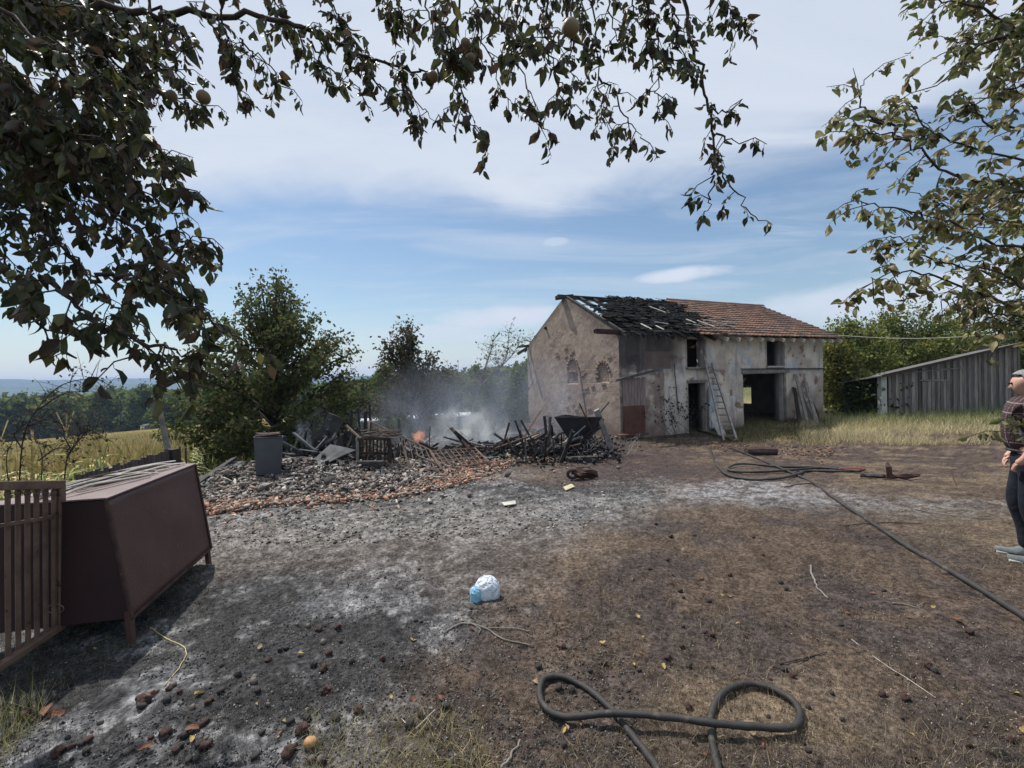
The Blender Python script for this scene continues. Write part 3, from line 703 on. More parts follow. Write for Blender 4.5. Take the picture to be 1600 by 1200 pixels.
def gable(uoff=0.0):
    nich = [(2.92, 1.9, .36, .95), (.95, 1.95, .36, .55)]
    top = lambda v: np.where(v < LV / 2, HW + (HR - HW) * v / (LV / 2), HW + (HR - HW) * (LV - v) / (LV / 2))
    def nmask(v, w):
        m = np.zeros_like(v, float)
        for (c, w0, r, hh) in nich:
            m = np.maximum(m, ((np.abs(v - c) < r) & (w > w0) & (w < w0 + hh * .65)) | (((v - c) ** 2 + (w - w0 - hh * .65) ** 2 < r * r) & (w > w0)))
        return m
    def brick(v, w):
        row = np.floor(w / .085); vv = v / .26 + .5 * (row % 2); fx = np.abs((vv % 1) - .5) * 2; fz = np.abs(((w / .085) % 1) - .5) * 2
        joint = np.maximum(sm(.86, .98, fx), sm(.62, .9, fz)); idn = _h(np.floor(vv), row, 5); return joint, idn
    def peel(v, w):
        return .75 * sm(.50, .62, fbm(v, w, 1.1, 5, 91, .6) + .10 * (1 - sm(.5, 3.4, w)) - .05 * sm(3.3, 5, w) - .1 * sm(4.0, 6, v))
    def colf(v, w):
        n = fbm(v, w, .9, 5, 81, .6); n2 = fbm(v, w, .15, 4, 85, .6); j, b_ = brick(v, w); p = np.maximum(peel(v, w), nmask(v, w))
        c = np.zeros((len(v), 3)) + np.array((.37, .295, .24))
        def mx(c, d, k): k = np.clip(k, 0, 1)[:, None]; return c * (1 - k) + np.array(d) * k
        c = mx(c, (.27, .205, .18), sm(.4, .62, n)); c = mx(c, (.44, .38, .34), sm(.55, .75, n2) * .5)
        bc = np.array((.30, .20, .165)) * (.72 + .55 * b_)[:, None]; bc = bc * (1 - j[:, None]) + np.array((.36, .31, .275)) * j[:, None]
        c = c * (1 - p[:, None] * .5) + bc * p[:, None] * .5
        c = mx(c, (.19, .145, .13), sm(.6, .75, fbm(v, w, .3, 4, 99, .6)) * .3)
        c = mx(c, (.22, .17, .145), nmask(v, w) * .45)
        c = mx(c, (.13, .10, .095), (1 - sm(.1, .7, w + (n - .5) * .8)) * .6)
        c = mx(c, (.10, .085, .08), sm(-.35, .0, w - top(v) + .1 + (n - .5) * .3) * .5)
        return c
    def disp(v, w):
        j, b_ = brick(v, w); p = peel(v, w); nm = nmask(v, w)
        d = (fbm(v, w, .8, 4, 81, .6) - .5) * .05 + (fbm(v, w, .1, 3, 8) - .5) * .014
        d = d * .7 - p * (.006 + .006 * j + .004 * b_) - nm * (.045 + .006 * j); return d
    to3 = lambda v, w, d: np.stack([-d, v, w], 1)
    v, f, c = wallsheet('g', LV, HR, top, [], colf, disp, to3, step=.026)
    f = f[:, ::-1]; n0 = len(v)
    a = .16
    q = [(a, 0.16, -.3), (a, LV, -.3), (a, LV, HW - .02), (a, LV / 2, HR - .04), (a, 0.16, HW - .02)]; q2 = [(a + .3, y, z) for _, y, z in q]
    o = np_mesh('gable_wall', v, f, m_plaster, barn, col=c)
    MB().add(q + q2, [(0, 1, 2, 3, 4), (9, 8, 7, 6, 5)] + [(i, i + 5, (i + 1) % 5 + 5, (i + 1) % 5) for i in range(5)]).build('gable_core', m_dark, barn, world=False)
    # brick edging of the two arched niches, proud of the wall, and loose bricks showing along the broken plaster
    bm_ = MB().box((0, 0, 0), (.05, .24, .07), jit=.006); me = bpy.data.meshes.new('brick'); me.from_pydata(bm_.v, [], bm_.f); me.materials.append(mat('brick', (.33, .245, .20), (.26, .195, .165), 6))
    for (c_, w0, r, hh) in nich:
        for k in range(9):
            an = pi * (k + .5) / 9
            M = Matrix.Translation((-.005, c_ + cos(an) * (r + .05), w0 + hh * .65 + sin(an) * (r + .05))) @ Matrix.Rotation(an, 4, 'X') @ Matrix.Diagonal((1, .42, .9, 1))
            piece('brick', me, barn, M)
    rg = random.Random(3); cnt = 0
    while cnt < 55:
        y = rg.uniform(.2, 6.2); row = rg.randrange(4, 42); w = row * .085 + .0425
        vv = math.floor(y / .26 + .5 * (row % 2)); y = (vv + .5 - .5 * (row % 2)) * .26
        if float(peel(np.array([y]), np.array([w]))[0]) > .55 and w < 3.4:
            piece('brick', me, barn, Matrix.Translation((-.001 + rg.uniform(-.012, .012), y, w)) @ Matrix.Rotation(rg.uniform(-.04, .04), 4, 'X')); cnt += 1
        else: cnt += .2
gable()
# other walls, loft floor, doorway timbers
hw = mat('wall_plain', (.42, .38, .35), (.3, .26, .24), 2)
mb = MB(); mb.box((LU / 2, LV - .15, HW / 2 - .15), (LU, .3, HW + .3)); mb.build('back_wall', hw, barn, world=False)
mb = MB(); xE = LU - .16
for (v0, v1, w0, w1) in ((.34, 3.3, -.3, HW), (4.0, LV - .3, -.3, HW), (3.3, 4.0, -.3, .57), (3.3, 4.0, 1.5, HW)):
    mb.box((xE, (v0 + v1) / 2, (w0 + w1) / 2), (.3, v1 - v0, w1 - w0))
mb.add([(xE - .15, 0.34, HW), (xE - .15, LV, HW), (xE - .15, LV / 2, HR - .05), (xE + .15, .34, HW), (xE + .15, LV, HW), (xE + .15, LV / 2, HR - .05)], [(0, 2, 1), (3, 4, 5), (0, 1, 4, 3), (1, 2, 5, 4), (2, 0, 3, 5)])
mb.build('end_wall', hw, barn, world=False)
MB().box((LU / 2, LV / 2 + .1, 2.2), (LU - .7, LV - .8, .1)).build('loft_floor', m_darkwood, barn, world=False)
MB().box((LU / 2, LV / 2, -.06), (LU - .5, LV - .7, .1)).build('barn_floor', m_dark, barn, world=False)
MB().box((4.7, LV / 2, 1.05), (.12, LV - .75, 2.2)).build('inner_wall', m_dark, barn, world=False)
def bpart(name, a, b_, w, h, m, jit=0, up=(0, 0, 1)):
    return MB().beam(a, b_, w, h, up=up, jit=jit).build(name, m, barn, world=False, bevel=.006)
bpart('lintel', (6.0, -.05, 2.2), (8.9, -.05, 2.2), .1, .13, m_greywood, .008)
bpart('string_course', (5.95, -.045, 2.33), (LU, -.045, 2.27), .09, .035, m_dark, .004)
bpart('lintel', (3.08, -.03, 1.9), (4.08, -.03, 1.9), .08, .12, m_greywood, .006)
bpart('sill', (3.05, -.05, 2.39), (4.12, -.05, 2.39), .14, .06, m_greywood, .006)
bpart('sill', (7.48, -.05, 2.39), (8.65, -.05, 2.39), .14, .06, m_palewood, .006)
bpart('door_post', (8.6, -.035, .0), (8.6, -.035, 2.13), .07, .14, m_greywood, .006, up=(1, 0, 0))
bpart('window_post', (8.66, -.035, 2.42), (8.66, -.035, 3.5), .07, .1, m_palewood, .006, up=(1, 0, 0))
bpart('rail', (-.3, -.22, 2.04), (1.8, -.14, 2.40), .08, .09, m_paleash, .012)
bpart('rail_bracket', (.35, .02, 2.10), (.35, -.24, 2.15), .06, .06, m_char)
bpart('brace', (6.2, .5, 1.5), (6.95, .55, 1.95), .07, .08, m_greywood)
for k, u in enumerate(np.arange(.16, 1.15, .125)):       # plank door of the left bay
    pl = MB().box((u, -.035, 1.45), (.115, .03, 1.35 + random.uniform(-.12, .05)), jit=.006)
    pl.build('plank', mat('pinkish_plank', (.30, .24, .215), (.17, .13, .12), 5, stretch=(6, 1, .5)), barn, world=False)
rp = MB().box((.53, -.09, .68), (.9, .05, .92), jit=.01); rp.build('rusty_panel', mat('rust_panel', (.13, .06, .045), (.08, .038, .03), 4, spots=(12, .63, (.2, .1, .06))), barn, world=False)
bpart('ledge', (-.25, -.2, .2), (.95, -.2, .16), .25, .06, mat('rust_panel', (1, 1, 1)), .01)
bpart('door_leaf', (4.32, -.10, .12), (4.32, -.10, 1.72), .04, .5, mat('pale_blue_door', (.42, .46, .48), (.3, .33, .35), 4), .01, up=(1, 0, 0))
bpart('cracked_strip', (2.62, -.035, .75), (2.45, -.035, 2.6), .02, .03, m_char, up=(1, 0, 0))
# roof: rafters, battens, tiles
SL = (HR + .16 - 3.62) / (LV / 2 + .5)
def rf(u, s, off=0.0):          # s metres down the slope from the ridge, in the roof plane (front side)
    n = hypot(1, SL); return Vector((u, LV / 2 - s / n, HR + .14 - s * SL / n + off))
SLEN = (LV / 2 + .5) * hypot(1, SL)
n_ = hypot(1, SL)
for k, u in enumerate(np.linspace(.1, LU + .45, 19)):
    a = rf(u, .02, -.14); b_ = rf(u, SLEN + .07 + (random.uniform(-.25, .05) if u < 2.8 else 0), -.14)
    ch = u < 4.6
    bpart('rafter', a, b_, .10, .13, m_char if ch else mat('rafter_wood', (.72, .66, .58), (.5, .45, .4), 6), .004)
    if u > 3.2 or k % 3 == 0:
        a2 = Vector((u, LV / 2 + .03, HR)); b2_ = Vector((u, LV + .45, HR - SL * (LV / 2 + .45)))
        bpart('back_rafter', a2, b2_, .07, .12, m_char if ch else m_darkwood)
bpart('ridge_beam', (-.3, LV / 2, HR + .0), (LU + .6, LV / 2, HR + .0), .12, .16, m_char, .015)
bpart('ridge_stub', (-.28, LV / 2 + .2, HR - .02), (.5, LV / 2 + .1, HR + .1), .13, .13, m_char, .03)
bpart('purlin_stub', (-.95, .02, HW + .02), (.6, .05, HW + .0), .14, .15, mat('burnt_brown_beam', (.06, .035, .03), (.03, .02, .02)), .02)
bpart('purlin_stub', (-.5, LV - .1, HW + .0), (.3, LV - .1, HW + .1), .12, .12, m_char, .02)
bpart('purlin_stub', (-.35, LV + .35, HW - .3), (.3, LV - .1, HW + .15), .1, .12, m_char, .02)
bpart('rafter_stub', (-.1, LV * .72, HR - 1.1), (.35, LV * .74, HR - 1.0), .1, .12, m_char, .02)
bounds = lambda s: np.interp(s / SLEN, [0, .3, .45, .6, .75, .9, 1], [5.5, 5.4, 5.3, 5.2, 4.3, 3.2, 2.9])
nrow = 15; pitch = SLEN / nrow; tw = .235
def tile_mesh(name, seed, charred=False, col=(.33, .16, .10)):
    r = random.Random(seed); v = []; f = []; prof = [(-.5, .0), (-.36, .02), (-.2, .004), (.2, .0), (.36, .022), (.5, .012)]
    L_ = pitch * 1.28
    for (s, zb) in ((0, .012), (L_ * .55, .022), (L_, .052)):
        for (x, z) in prof: v.append((x * tw * 1.02, -s, z + zb + (r.uniform(-.012, .012) if charred else 0)))
    for (x, z) in prof: v.append((x * tw * 1.02, -L_, z + .052 - .042))
    k = len(prof)
    for i in range(3):
        for j in range(k - 1): f.append((i * k + j, i * k + j + 1, (i + 1) * k + j + 1, (i + 1) * k + j))
    me = bpy.data.meshes.new(name); me.from_pydata(v, [], f); me.update()
    me.materials.append(m_chartile if charred else m_tile)
    a = me.color_attributes.new('Col', 'FLOAT_COLOR', 'POINT')
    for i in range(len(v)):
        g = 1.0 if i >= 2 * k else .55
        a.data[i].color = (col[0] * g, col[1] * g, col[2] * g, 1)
    return me
TCOL = [(.28, .175, .135), (.23, .15, .12), (.35, .21, .155), (.18, .128, .105), (.27, .185, .15), (.14, .108, .095)]
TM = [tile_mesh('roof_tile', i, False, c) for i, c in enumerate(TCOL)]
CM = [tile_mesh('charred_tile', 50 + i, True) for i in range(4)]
slope_rot = Matrix.Rotation(math.atan(SL), 4, 'X')
tiles = []
for r_ in range(nrow):
    s = r_ * pitch
    for c_ in range(int((LU + .65) / tw)):
        u = .12 + (c_ + .5) * tw; bnd = float(bounds(s + pitch / 2)) + random.uniform(-.25, .25)
        if u > bnd:
            tiles.append((u, s))
        else:
            hole = (u < 1.7 - (s - .2) * .35 and s < 2.2 and random.random() < .8) or random.random() < (.16 if u > 1.2 else .35)
            if s > SLEN * .62: hole = hole or random.random() < .35
            if u < .35: hole = hole or random.random() < .6
            if not hole:
                M = Matrix.Translation(rf(u + random.uniform(-.02, .02), s + random.uniform(-.05, .06), .015 + random.uniform(-.01, .03))) @ slope_rot @ Matrix.Rotation(random.gauss(0, .09), 4, 'Z') @ Matrix.Rotation(random.gauss(0, .06), 4, 'Y') @ Matrix.Rotation(random.gauss(0, .03), 4, 'X')
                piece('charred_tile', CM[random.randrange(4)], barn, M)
tiles.sort(key=lambda q: q[0] - q[1] * .3)
rest = []
for i, (u, s) in enumerate(tiles):
    M = Matrix.Translation(rf(u + random.gauss(0, .004), s + random.gauss(0, .008), .015 + random.uniform(0, .006))) @ slope_rot @ Matrix.Rotation(random.gauss(0, .012), 4, 'Z')
    k = int((fbm(np.array([u]), np.array([s]), .9, 3, 5)[0] * 1.3 - .15 + random.uniform(-.25, .25)) * 6) % 6
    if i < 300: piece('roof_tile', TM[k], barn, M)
    else: rest.append((k, M))
V = []; F_ = []; CC = []; o_ = 0
for k, M in rest:
    me = TM[k]
    for v_ in me.vertices: V.append(tuple(M @ v_.co))
    for v_ in range(len(me.vertices)): CC.append(me.color_attributes['Col'].data[v_].color[:3])
    for p_ in me.polygons: F_.append(tuple(i + o_ for i in p_.vertices))
    o_ += len(me.vertices)
o = np_mesh('roof_tile', V, F_, m_tile, barn, col=np.array(CC)); o['kind'] = 'stuff'
# battens under the charred tiles
for r_ in range(nrow):
    s = r_ * pitch + .12
    u1 = min(float(bounds(s)) + .4, LU); u0_ = random.uniform(-.1, .5) if s > 1.2 else random.uniform(.7, 1.4)
    bpart('batten', rf(u0_, s, -.045), rf(u1, s + random.uniform(-.04, .04), -.045), .05, .035, m_char, .006)
for (u, s, a, l) in ((3.25, 1.5, .25, .85), (3.9, 3.0, .1, .5), (4.4, 3.1, .2, .8), (1.05, 3.75, .02, .6), (1.6, 3.9, .02, .45), (3.4, 3.55, 1.1, .6), (4.9, 3.0, 1.0, .9), (1.9, 3.5, 1.1, .5), (5.6, 2.4, 1.0, .8), (5.2, 3.4, .9, .7), (5.8, 3.1, 1.1, .6)):
    bpart('pale_batten', rf(u, s, .10), rf(u + l * sin(a), s + l * cos(a), .12), .055, .03, m_palewood, .004)
for _ in range(120):                                     # hanging scraps of burnt lath
    u = random.uniform(.1, 5.6); s = random.uniform(1.0, SLEN); a = random.choice((random.gauss(1.5, .15), random.uniform(0, 1.5))); l = random.uniform(.25, .9)
    bpart('burnt_lath', rf(u, s, .06), rf(u + l * sin(a), s + l * cos(a) * .5, .07 + random.uniform(-.03, .06)), .05, .025, m_char if random.random() < .75 else m_burntmetal, .008)
for k, u in enumerate(np.arange(.3, 3.1, .22)):          # ragged burnt eave
    bpart('burnt_lath', rf(u, SLEN - random.uniform(.2, .5), -.02), rf(u + random.uniform(.1, .35), SLEN + random.uniform(.0, .12), -.05), .08, .03, m_char, .01)
# ridge tiles
rm = MB()
pr = [(-.13, -.05), (-.09, .03), (0, .07), (.09, .03), (.13, -.05)]
rm.add([(x, y, z) for x in (0, .38) for y, z in pr], [(j, j + 1, j + 6, j + 5) for j in range(4)])
me = bpy.data.meshes.new('ridge_tile'); me.from_pydata(rm.v, [], rm.f); me.materials.append(mat('ridge_clay', (.27, .15, .11), (.16, .1, .085), 5))
for k in range(19):
    piece('ridge_tile', me, barn, Matrix.Translation((5.55 + k * .345, LV / 2, HR + .17 + random.uniform(0, .012))))
# back slope
bs = [(2.6, LV / 2, HR + .12), (LU + .6, LV / 2, HR + .12), (LU + .6, LV + .5, HR + .12 - SL * (LV / 2 + .5)), (3.1, LV + .5, HR + .12 - SL * (LV / 2 + .5))]
MB().hexa([Vector(q) - Vector((0, 0, .05)) for q in bs] + [Vector(q) for q in bs]).build('back_roof', mat('old_clay', (.27, .15, .11), (.18, .11, .09), 3), barn, world=False)
# underside boards so that no light leaks through the sound part
q = [rf(6.3, .05, -.07), rf(LU + .5, .05, -.07), rf(LU + .5, SLEN - .1, -.07), rf(6.3, SLEN - .1, -.07)]
MB().hexa([v_ - Vector((0, 0, .02)) for v_ in q][::-1] + q[::-1]).build('roof_boards', m_darkwood, barn, world=False)

def bw(u, v, w): return Matrix.Translation(HB) @ Matrix.Rotation(AZ, 4, 'Z') @ Vector((u, v, w))
def gz(p, dz=0): return Vector((p.x, p.y, hz(p.x, p.y) + dz))

# ladder leaning at the doorway
l0 = empty('ladder', G(1143, 688), 'white weathered wooden ladder leaning on the barn wall between the two doorways', 'ladder')
a1 = G(1131, 689); a2 = G(1151, 688); t1 = bw(3.92, -.12, 2.60); t2 = bw(4.27, -.12, 2.57)
for a_, t_ in ((a1, t1), (a2, t2)): MB().beam(a_, t_, .06, .10).build('stile', mat('ladder_wood', (.36, .34, .31), (.2, .185, .17), 8), l0, bevel=.005)
for k in range(12):
    t = (k + .7) / 12.5; MB().beam(a1.lerp(t1, t), a2.lerp(t2, t), .035, .05).build('rung', m_greywood, l0)
e = empty('plank', G(1130, 682), 'short white painted board propped behind the foot of the ladder', 'board')
MB().beam(G(1130, 683), P(1113, 645, G(1130, 683).y + .35), .26, .03, up=(0, 1, 0), jit=.01).build('board', m_palewood, e)
PL = ['leftmost dark board leaning on the barn near its right corner', 'tall grey beam leaning second from left near the barn right corner', 'brown plank leaning third from left near the barn right corner', 'round topped grey board leaning right of the brown plank on the barn', 'thin reddish batten leaning rightmost by the barn corner']
for k, (u0_, u1_, top, w, m_) in enumerate(((9.5, 9.38, 1.45, .16, m_darkwood), (10.0, 9.45, 2.08, .13, m_greywood), (10.25, 9.75, 1.5, .18, mat('brown_plank', (.17, .12, .10), (.1, .07, .06))), (10.6, 9.95, 1.85, .17, m_greywood), (10.8, 10.3, 1.5, .07, m_rust))):
    a_ = G((1250, 1262, 1270, 1277, 1284)[k], 662); t_ = P(*((1241, 606), (1243, 585), (1250, 612), (1258, 596), (1270, 628))[k], bw(u1_, -.12, 0).y)
    o = MB().beam(a_, t_, w, .05, up=(0, 1, 0), jit=.01).build('leaning_board', m_, None, bevel=.006, origin=tuple(a_)); tag(o, PL[k], 'board', 'boards leaning on the barn')
# old seat frame and metal scrap by the corner
bb = gz(bw(11.3, -1.1, 0)); e = empty('metal_frame_chair', bb, 'dark bent metal chair frame standing in weeds at the barn corner', 'chair')
for sx in (-.22, .22):
    MB().tube([bb + Vector((sx, -.2, 0)), bb + Vector((sx, -.2, .42)), bb + Vector((sx, .2, .46)), bb + Vector((sx, .28, .9))], .014, 5).build('side_frame', m_rust, e)
    MB().tube([bb + Vector((sx, .22, 0)), bb + Vector((sx, .2, .44))], .014, 5).build('leg', m_rust, e)
MB().tube([bb + Vector((-.22, .28, .88)), bb + Vector((.22, .28, .88))], .014, 5).build('top_bar', m_rust, e)
MB().box(bb + Vector((0, 0, .44)), (.42, .4, .03), jit=.01).build('seat', m_darkwood, e)
bb = gz(bw(12.0, -1.2, 0)); e = empty('hand_plough', bb, 'small dark rusty implement with bent arms beside the chair frame', 'farm tool')
MB().tube(curve_pts([bb + Vector((-.35, 0, .02)), bb + Vector((-.1, 0, .4)), bb + Vector((.2, 0, .42)), bb + Vector((.4, 0, .02))]), .03, 6).build('arm', m_rust, e)
MB().blob(bb + Vector((.05, 0, .45)), .13, sq=(1.4, .6, .7)).build('hub', m_rust, e)
# poles leaning at the gable end
a_ = gz(bw(-.9, .5, 0)); 
o = MB().tube([a_, bw(-.55, 1.6, 2.5)], [.035, .025], 6).build('pole', mat('brown_pole', (.12, .08, .07), (.07, .05, .045)), None, origin=tuple(a_)); tag(o, 'long brown pole leaning on the gable wall behind the wheelbarrow', 'pole')
a_ = G(958, 708); t_ = P(932, 640, 11.9)
o = MB().beam(a_, t_, .14, .06, up=(0, 1, 0), jit=.015).build('plank', mat('bleached_plank', (.36, .34, .32), (.2, .19, .18), 5), None, origin=tuple(a_)); tag(o, 'bleached grey plank leaning on the right side of the wheelbarrow', 'plank')

# wheelbarrow, tipped on its nose
wb = G(905, 705); e = empty('wheelbarrow', wb, 'black burnt wheelbarrow with deep tray standing before the gable wall', 'wheelbarrow')
D = 12.0; s_ = D / FPX
def wp(px, py, dy=0): return P(px, py, D + dy)
rim = [wp(866, 652, -.35), wp(935, 652, -.4), wp(944, 656, .45), wp(884, 648, .45)]
bot = [wp(893, 694, -.16), wp(916, 694, -.16), wp(918, 690, .2), wp(896, 690, .2)]
mbt = MB()
for i in range(4):
    j = (i + 1) % 4; mbt.add([bot[i], bot[j], rim[j], rim[i]], [(0, 1, 2, 3)])
    inn = [q.lerp((rim[0] + rim[2]) / 2, .03) for q in (bot[i], bot[j], rim[j], rim[i])]
mbt.add(bot, [(0, 1, 2, 3)]); tr = mbt.build('tray', m_burntmetal, e); sd_ = tr.modifiers.new('s', 'SOLIDIFY'); sd_.thickness = .012
tr.data.materials[0] = mat('sooty_tray', (.035, .035, .04), (.02, .02, .022), 5, .6, .3)
MB().tube(rim + [rim[0]], .014, 5).build('rim', m_char, e)
MB().tube([wp(918, 690), wp(925, 660, .1), wp(952, 628, .2)], .02, 6).build('handle', m_char, e)
MB().tube([wp(896, 700, -.2), wp(925, 672, -.4), wp(905, 622 + 8, -.5)][::-1], .018, 6).build('handle', m_rust, e)
for q in (wp(898, 704, -.2), wp(921, 700, -.15), wp(914, 704, .3)):
    q2 = q.copy(); q2.z = hz(q.x, q.y) - .02; MB().beam(q2, q + Vector((0, 0, .35)), .04, .04).build('leg', m_char, e)
MB().beam(wp(893, 697, -.17), wp(921, 697, -.17), .3, .05).build('bed', m_char, e)
wc = wp(881, 688); ring = [wc + Vector((cos(a) * .2, .04, sin(a) * .2)) for a in np.linspace(0, 2 * pi, 19)]
w_ = MB().tube(ring, .028, 6, cap=False).build('wheel', m_char, e)
for k in range(5):
    a = k * 2 * pi / 5 + .3; MB().tube([wc + Vector((0, .04, 0)), wc + Vector((cos(a) * .19, .04, sin(a) * .19))], .008, 4).build('spoke', m_rust, w_)
for (x0, y0, x1, y1) in ((908, 668, 940, 652), (912, 690, 938, 668)): MB().beam(wp(x0, y0, -.3), wp(x1, y1, -.2), .03, .05).build('strut', m_char, e)

# ------------------------------------------------------------------ plank shed on the right
gA = onmacro(1378, 17.6); gB = Vector((21.5, 18.98, float(macro(22.3, 19.1))))
shed = empty('plank_shed', gA, 'low grey shed of vertical weathered planks with a sloping roof', 'shed')
SD = 1.6
dA = (gB - gA); dA.z = 0; LS = dA.length; dA.normalize(); nA = Vector((-dA.y, dA.x, 0))
top0 = P(1378, 585, 17.6).z; top1 = P(1562, 543, 18.55).z; tx = (P(1562, 600, 18.55) - gA).length
def toph(t): return top0 + (top1 - top0) * t / tx
t = .32; k = 0; rg = random.Random(8)
grey = [(1.05, .97, .92), (.70, .64, .61), (1.40, 1.33, 1.27), (1.0, .88, .79), (.50, .46, .44)]
pm = []
while t < LS:
    w = rg.uniform(.13, .2); h0 = .0 + rg.uniform(-.02, .1)
    doorway = 1.9 < t < 3.3
    zt = toph(t) - .06 - rg.uniform(0, .03); z0 = gA.z + h0 - .05
    off = rg.uniform(-.012, .012) + (-.03 if doorway else 0)
    lo = Vector((gA.x, gA.y, 0)) + dA * t + nA * off; hi = lo + dA * (w - rg.uniform(.008, .02)); th_ = nA * .025
    zb = toph(t + w) - .06
    if doorway: zt = zb = gA.z + 1.38
    m_ = MB().hexa([lo + Vector((0, 0, z0)), hi + Vector((0, 0, z0 + rg.uniform(-.02, .02))), hi + th_ + Vector((0, 0, z0)), lo + th_ + Vector((0, 0, z0)),
                    lo + Vector((0, 0, zt)), hi + Vector((0, 0, zb)), hi + th_ + Vector((0, 0, zb)), lo + th_ + Vector((0, 0, zt))])
    o = m_.build('plank', mat('shed_plank_%d' % (k % 5), tuple(.23 * c for c in grey[k % 5]), tuple(.11 * c for c in grey[k % 5]), 3.0, .95, .5, 20, stretch=(7, 7, .7), spots=(5, .66, (.05, .05, .055))), shed)
    if doorway:
        lo2 = lo + Vector((0, 0, 0)); zt2 = toph(t) - .06; zb2 = toph(t + w) - .06; z1 = gA.z + 1.42
        MB().hexa([lo + Vector((0, 0, z1)), hi + Vector((0, 0, z1)), hi + th_ + Vector((0, 0, z1)), lo + th_ + Vector((0, 0, z1)), lo + Vector((0, 0, zt2)), hi + Vector((0, 0, zb2)), hi + th_ + Vector((0, 0, zb2)), lo + th_ + Vector((0, 0, zt2))]).build('plank', MATS['shed_plank_%d' % ((k + 2) % 5)], shed)
    t += w; k += 1
def shp(t, off, z): return Vector((gA.x, gA.y, 0)) + dA * t + nA * off + Vector((0, 0, z))
MB().beam(shp(1.85, -.03, gA.z + 1.44), shp(3.35, -.03, gA.z + 1.40), .04, .06, jit=.01).build('lintel', m_greywood, shed)
MB().beam(shp(.9, -.04, toph(.9) - .12), shp(4.0, -.04, toph(2) - .16), .04, .05, jit=.01).build('rail', m_greywood, shed)
MB().beam(shp(0, 0, gA.z - .1), shp(0, 0, top0 - .04), .22, .22, up=(1, 0, 0)).build('corner_post', mat('pale_post', (.42, .44, .43), (.3, .31, .3), 3), shed, bevel=.01)
q0, q1 = -.35, LS + .3
MB().hexa([shp(q0, -.3, toph(q0) - .01), shp(q1, -.3, toph(q1) - .01), shp(q1, SD, toph(q1) - .31), shp(q0, SD, toph(q0) - .31), shp(q0, -.3, toph(q0) + .03), shp(q1, -.3, toph(q1) + .03), shp(q1, SD, toph(q1) - .27), shp(q0, SD, toph(q0) - .27)]).build('roof', mat('shed_roof', (.13, .125, .12), (.07, .07, .07), 3), shed)
MB().beam(shp(q0, -.31, toph(q0) + .0), shp(q1, -.31, toph(q1) + .0), .03, .10).build('roof_edge', m_darkwood, shed)
for (t_, side) in ((LS, 1), (.08, 0)): MB().hexa([shp(t_ + dx_, v_, z_) for z_ in (gA.z - .2, None) for dx_, v_ in ((0, .1), (.05, .1), (.05, SD - .1), (0, SD - .1)) for z_ in [z_ if z_ is not None else toph(t_) - .08 - .17 * v_]]).build('side_wall', m_darkwood, shed)
MB().hexa([shp(0, SD - .08, gA.z - .2), shp(LS, SD - .08, gA.z - .2), shp(LS, SD - .03, gA.z - .2), shp(0, SD - .03, gA.z - .2), shp(0, SD - .08, toph(0) - .36), shp(LS, SD - .08, toph(LS) - .36), shp(LS, SD - .03, toph(LS) - .36), shp(0, SD - .03, toph(0) - .36)]).build('rear_wall', m_darkwood, shed)
# wire from barn eave
w0 = bw(LU + .5, -.4, 3.72); w1 = P(1640, 512, 16)
o = MB().tube([w0.lerp(w1, t) + Vector((0, 0, -.25 * sin(pi * t))) for t in np.linspace(0, 1, 16)], .012, 4).build('overhead_wire', mat('wire', (.5, .5, .45)), None, origin=tuple(w0)); tag(o, 'thin wire running from the right barn eave over the shed', 'wire')

# ------------------------------------------------------------------ steel cabinet at the left
fA = G(213, 1003); fB = G(326, 879); e = empty('steel_trough', fA, 'long dark brown painted steel box with sloping side, raised on short legs', 'steel box')
nb = P(206, 966, fA.y); nt_ = P(165, 781, fA.y - .02); fb = P(330, 856, fB.y); ft = P(305, 726, fB.y + .02)
dep = Vector((-.85, -.17, 0)); dep2 = Vector((-.52, -.07, 0))            # how far the box reaches back
q = [nb, fb, fb + dep2, nb + dep, nt_, ft, ft + dep2 * .8, nt_ + dep * .8]
def sheet(name, a, b, c, d, m_, th=.006):
    n = (b - a).cross(d - a).normalized() * th
    return MB().hexa([a, b, c, d, a + n, b + n, c + n, d + n]).build(name, m_, e)
nn_ = (q[1] - q[0]).cross(q[4] - q[0]).normalized(); gv = []; NU, NW = 28, 16
for j_ in range(NW + 1):
    for i_ in range(NU + 1):
        a_, b_ = i_ / NU, j_ / NW; p_ = q[0].lerp(q[1], a_).lerp(q[4].lerp(q[5], a_), b_); ed = min(a_, 1 - a_, b_, 1 - b_, .12) / .12
        gv.append(p_ + nn_ * ed * (float(fbm(np.array([a_ * 3]), np.array([b_ * 2]), 1, 3, 7)[0]) - .5) * .05)
mbp = MB(); mbp.add(gv, [(j_ * (NU + 1) + i_, j_ * (NU + 1) + i_ + 1, (j_ + 1) * (NU + 1) + i_ + 1, (j_ + 1) * (NU + 1) + i_) for j_ in range(NW) for i_ in range(NU)])
fp = mbp.build('front_panel', m_panel, e, smooth=True); fp.modifiers.new('s', 'SOLIDIFY').thickness = .006
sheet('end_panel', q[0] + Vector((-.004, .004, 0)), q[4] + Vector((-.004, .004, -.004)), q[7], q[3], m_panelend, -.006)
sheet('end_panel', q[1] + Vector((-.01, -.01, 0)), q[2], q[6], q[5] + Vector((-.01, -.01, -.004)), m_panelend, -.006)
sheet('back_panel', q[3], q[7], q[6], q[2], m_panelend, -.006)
up_ = Vector((0, 0, .004)); o1 = Vector((.012, 0, 0))
sheet('lid', q[4] + up_ + o1, q[5] + up_ + o1, q[6] + up_, q[7] + up_, mat('lid_steel', (.20, .155, .15), (.13, .10, .10), 3, .55, .2, 60, metal=.1, spots=(14, .6, (.28, .25, .24))), .01)
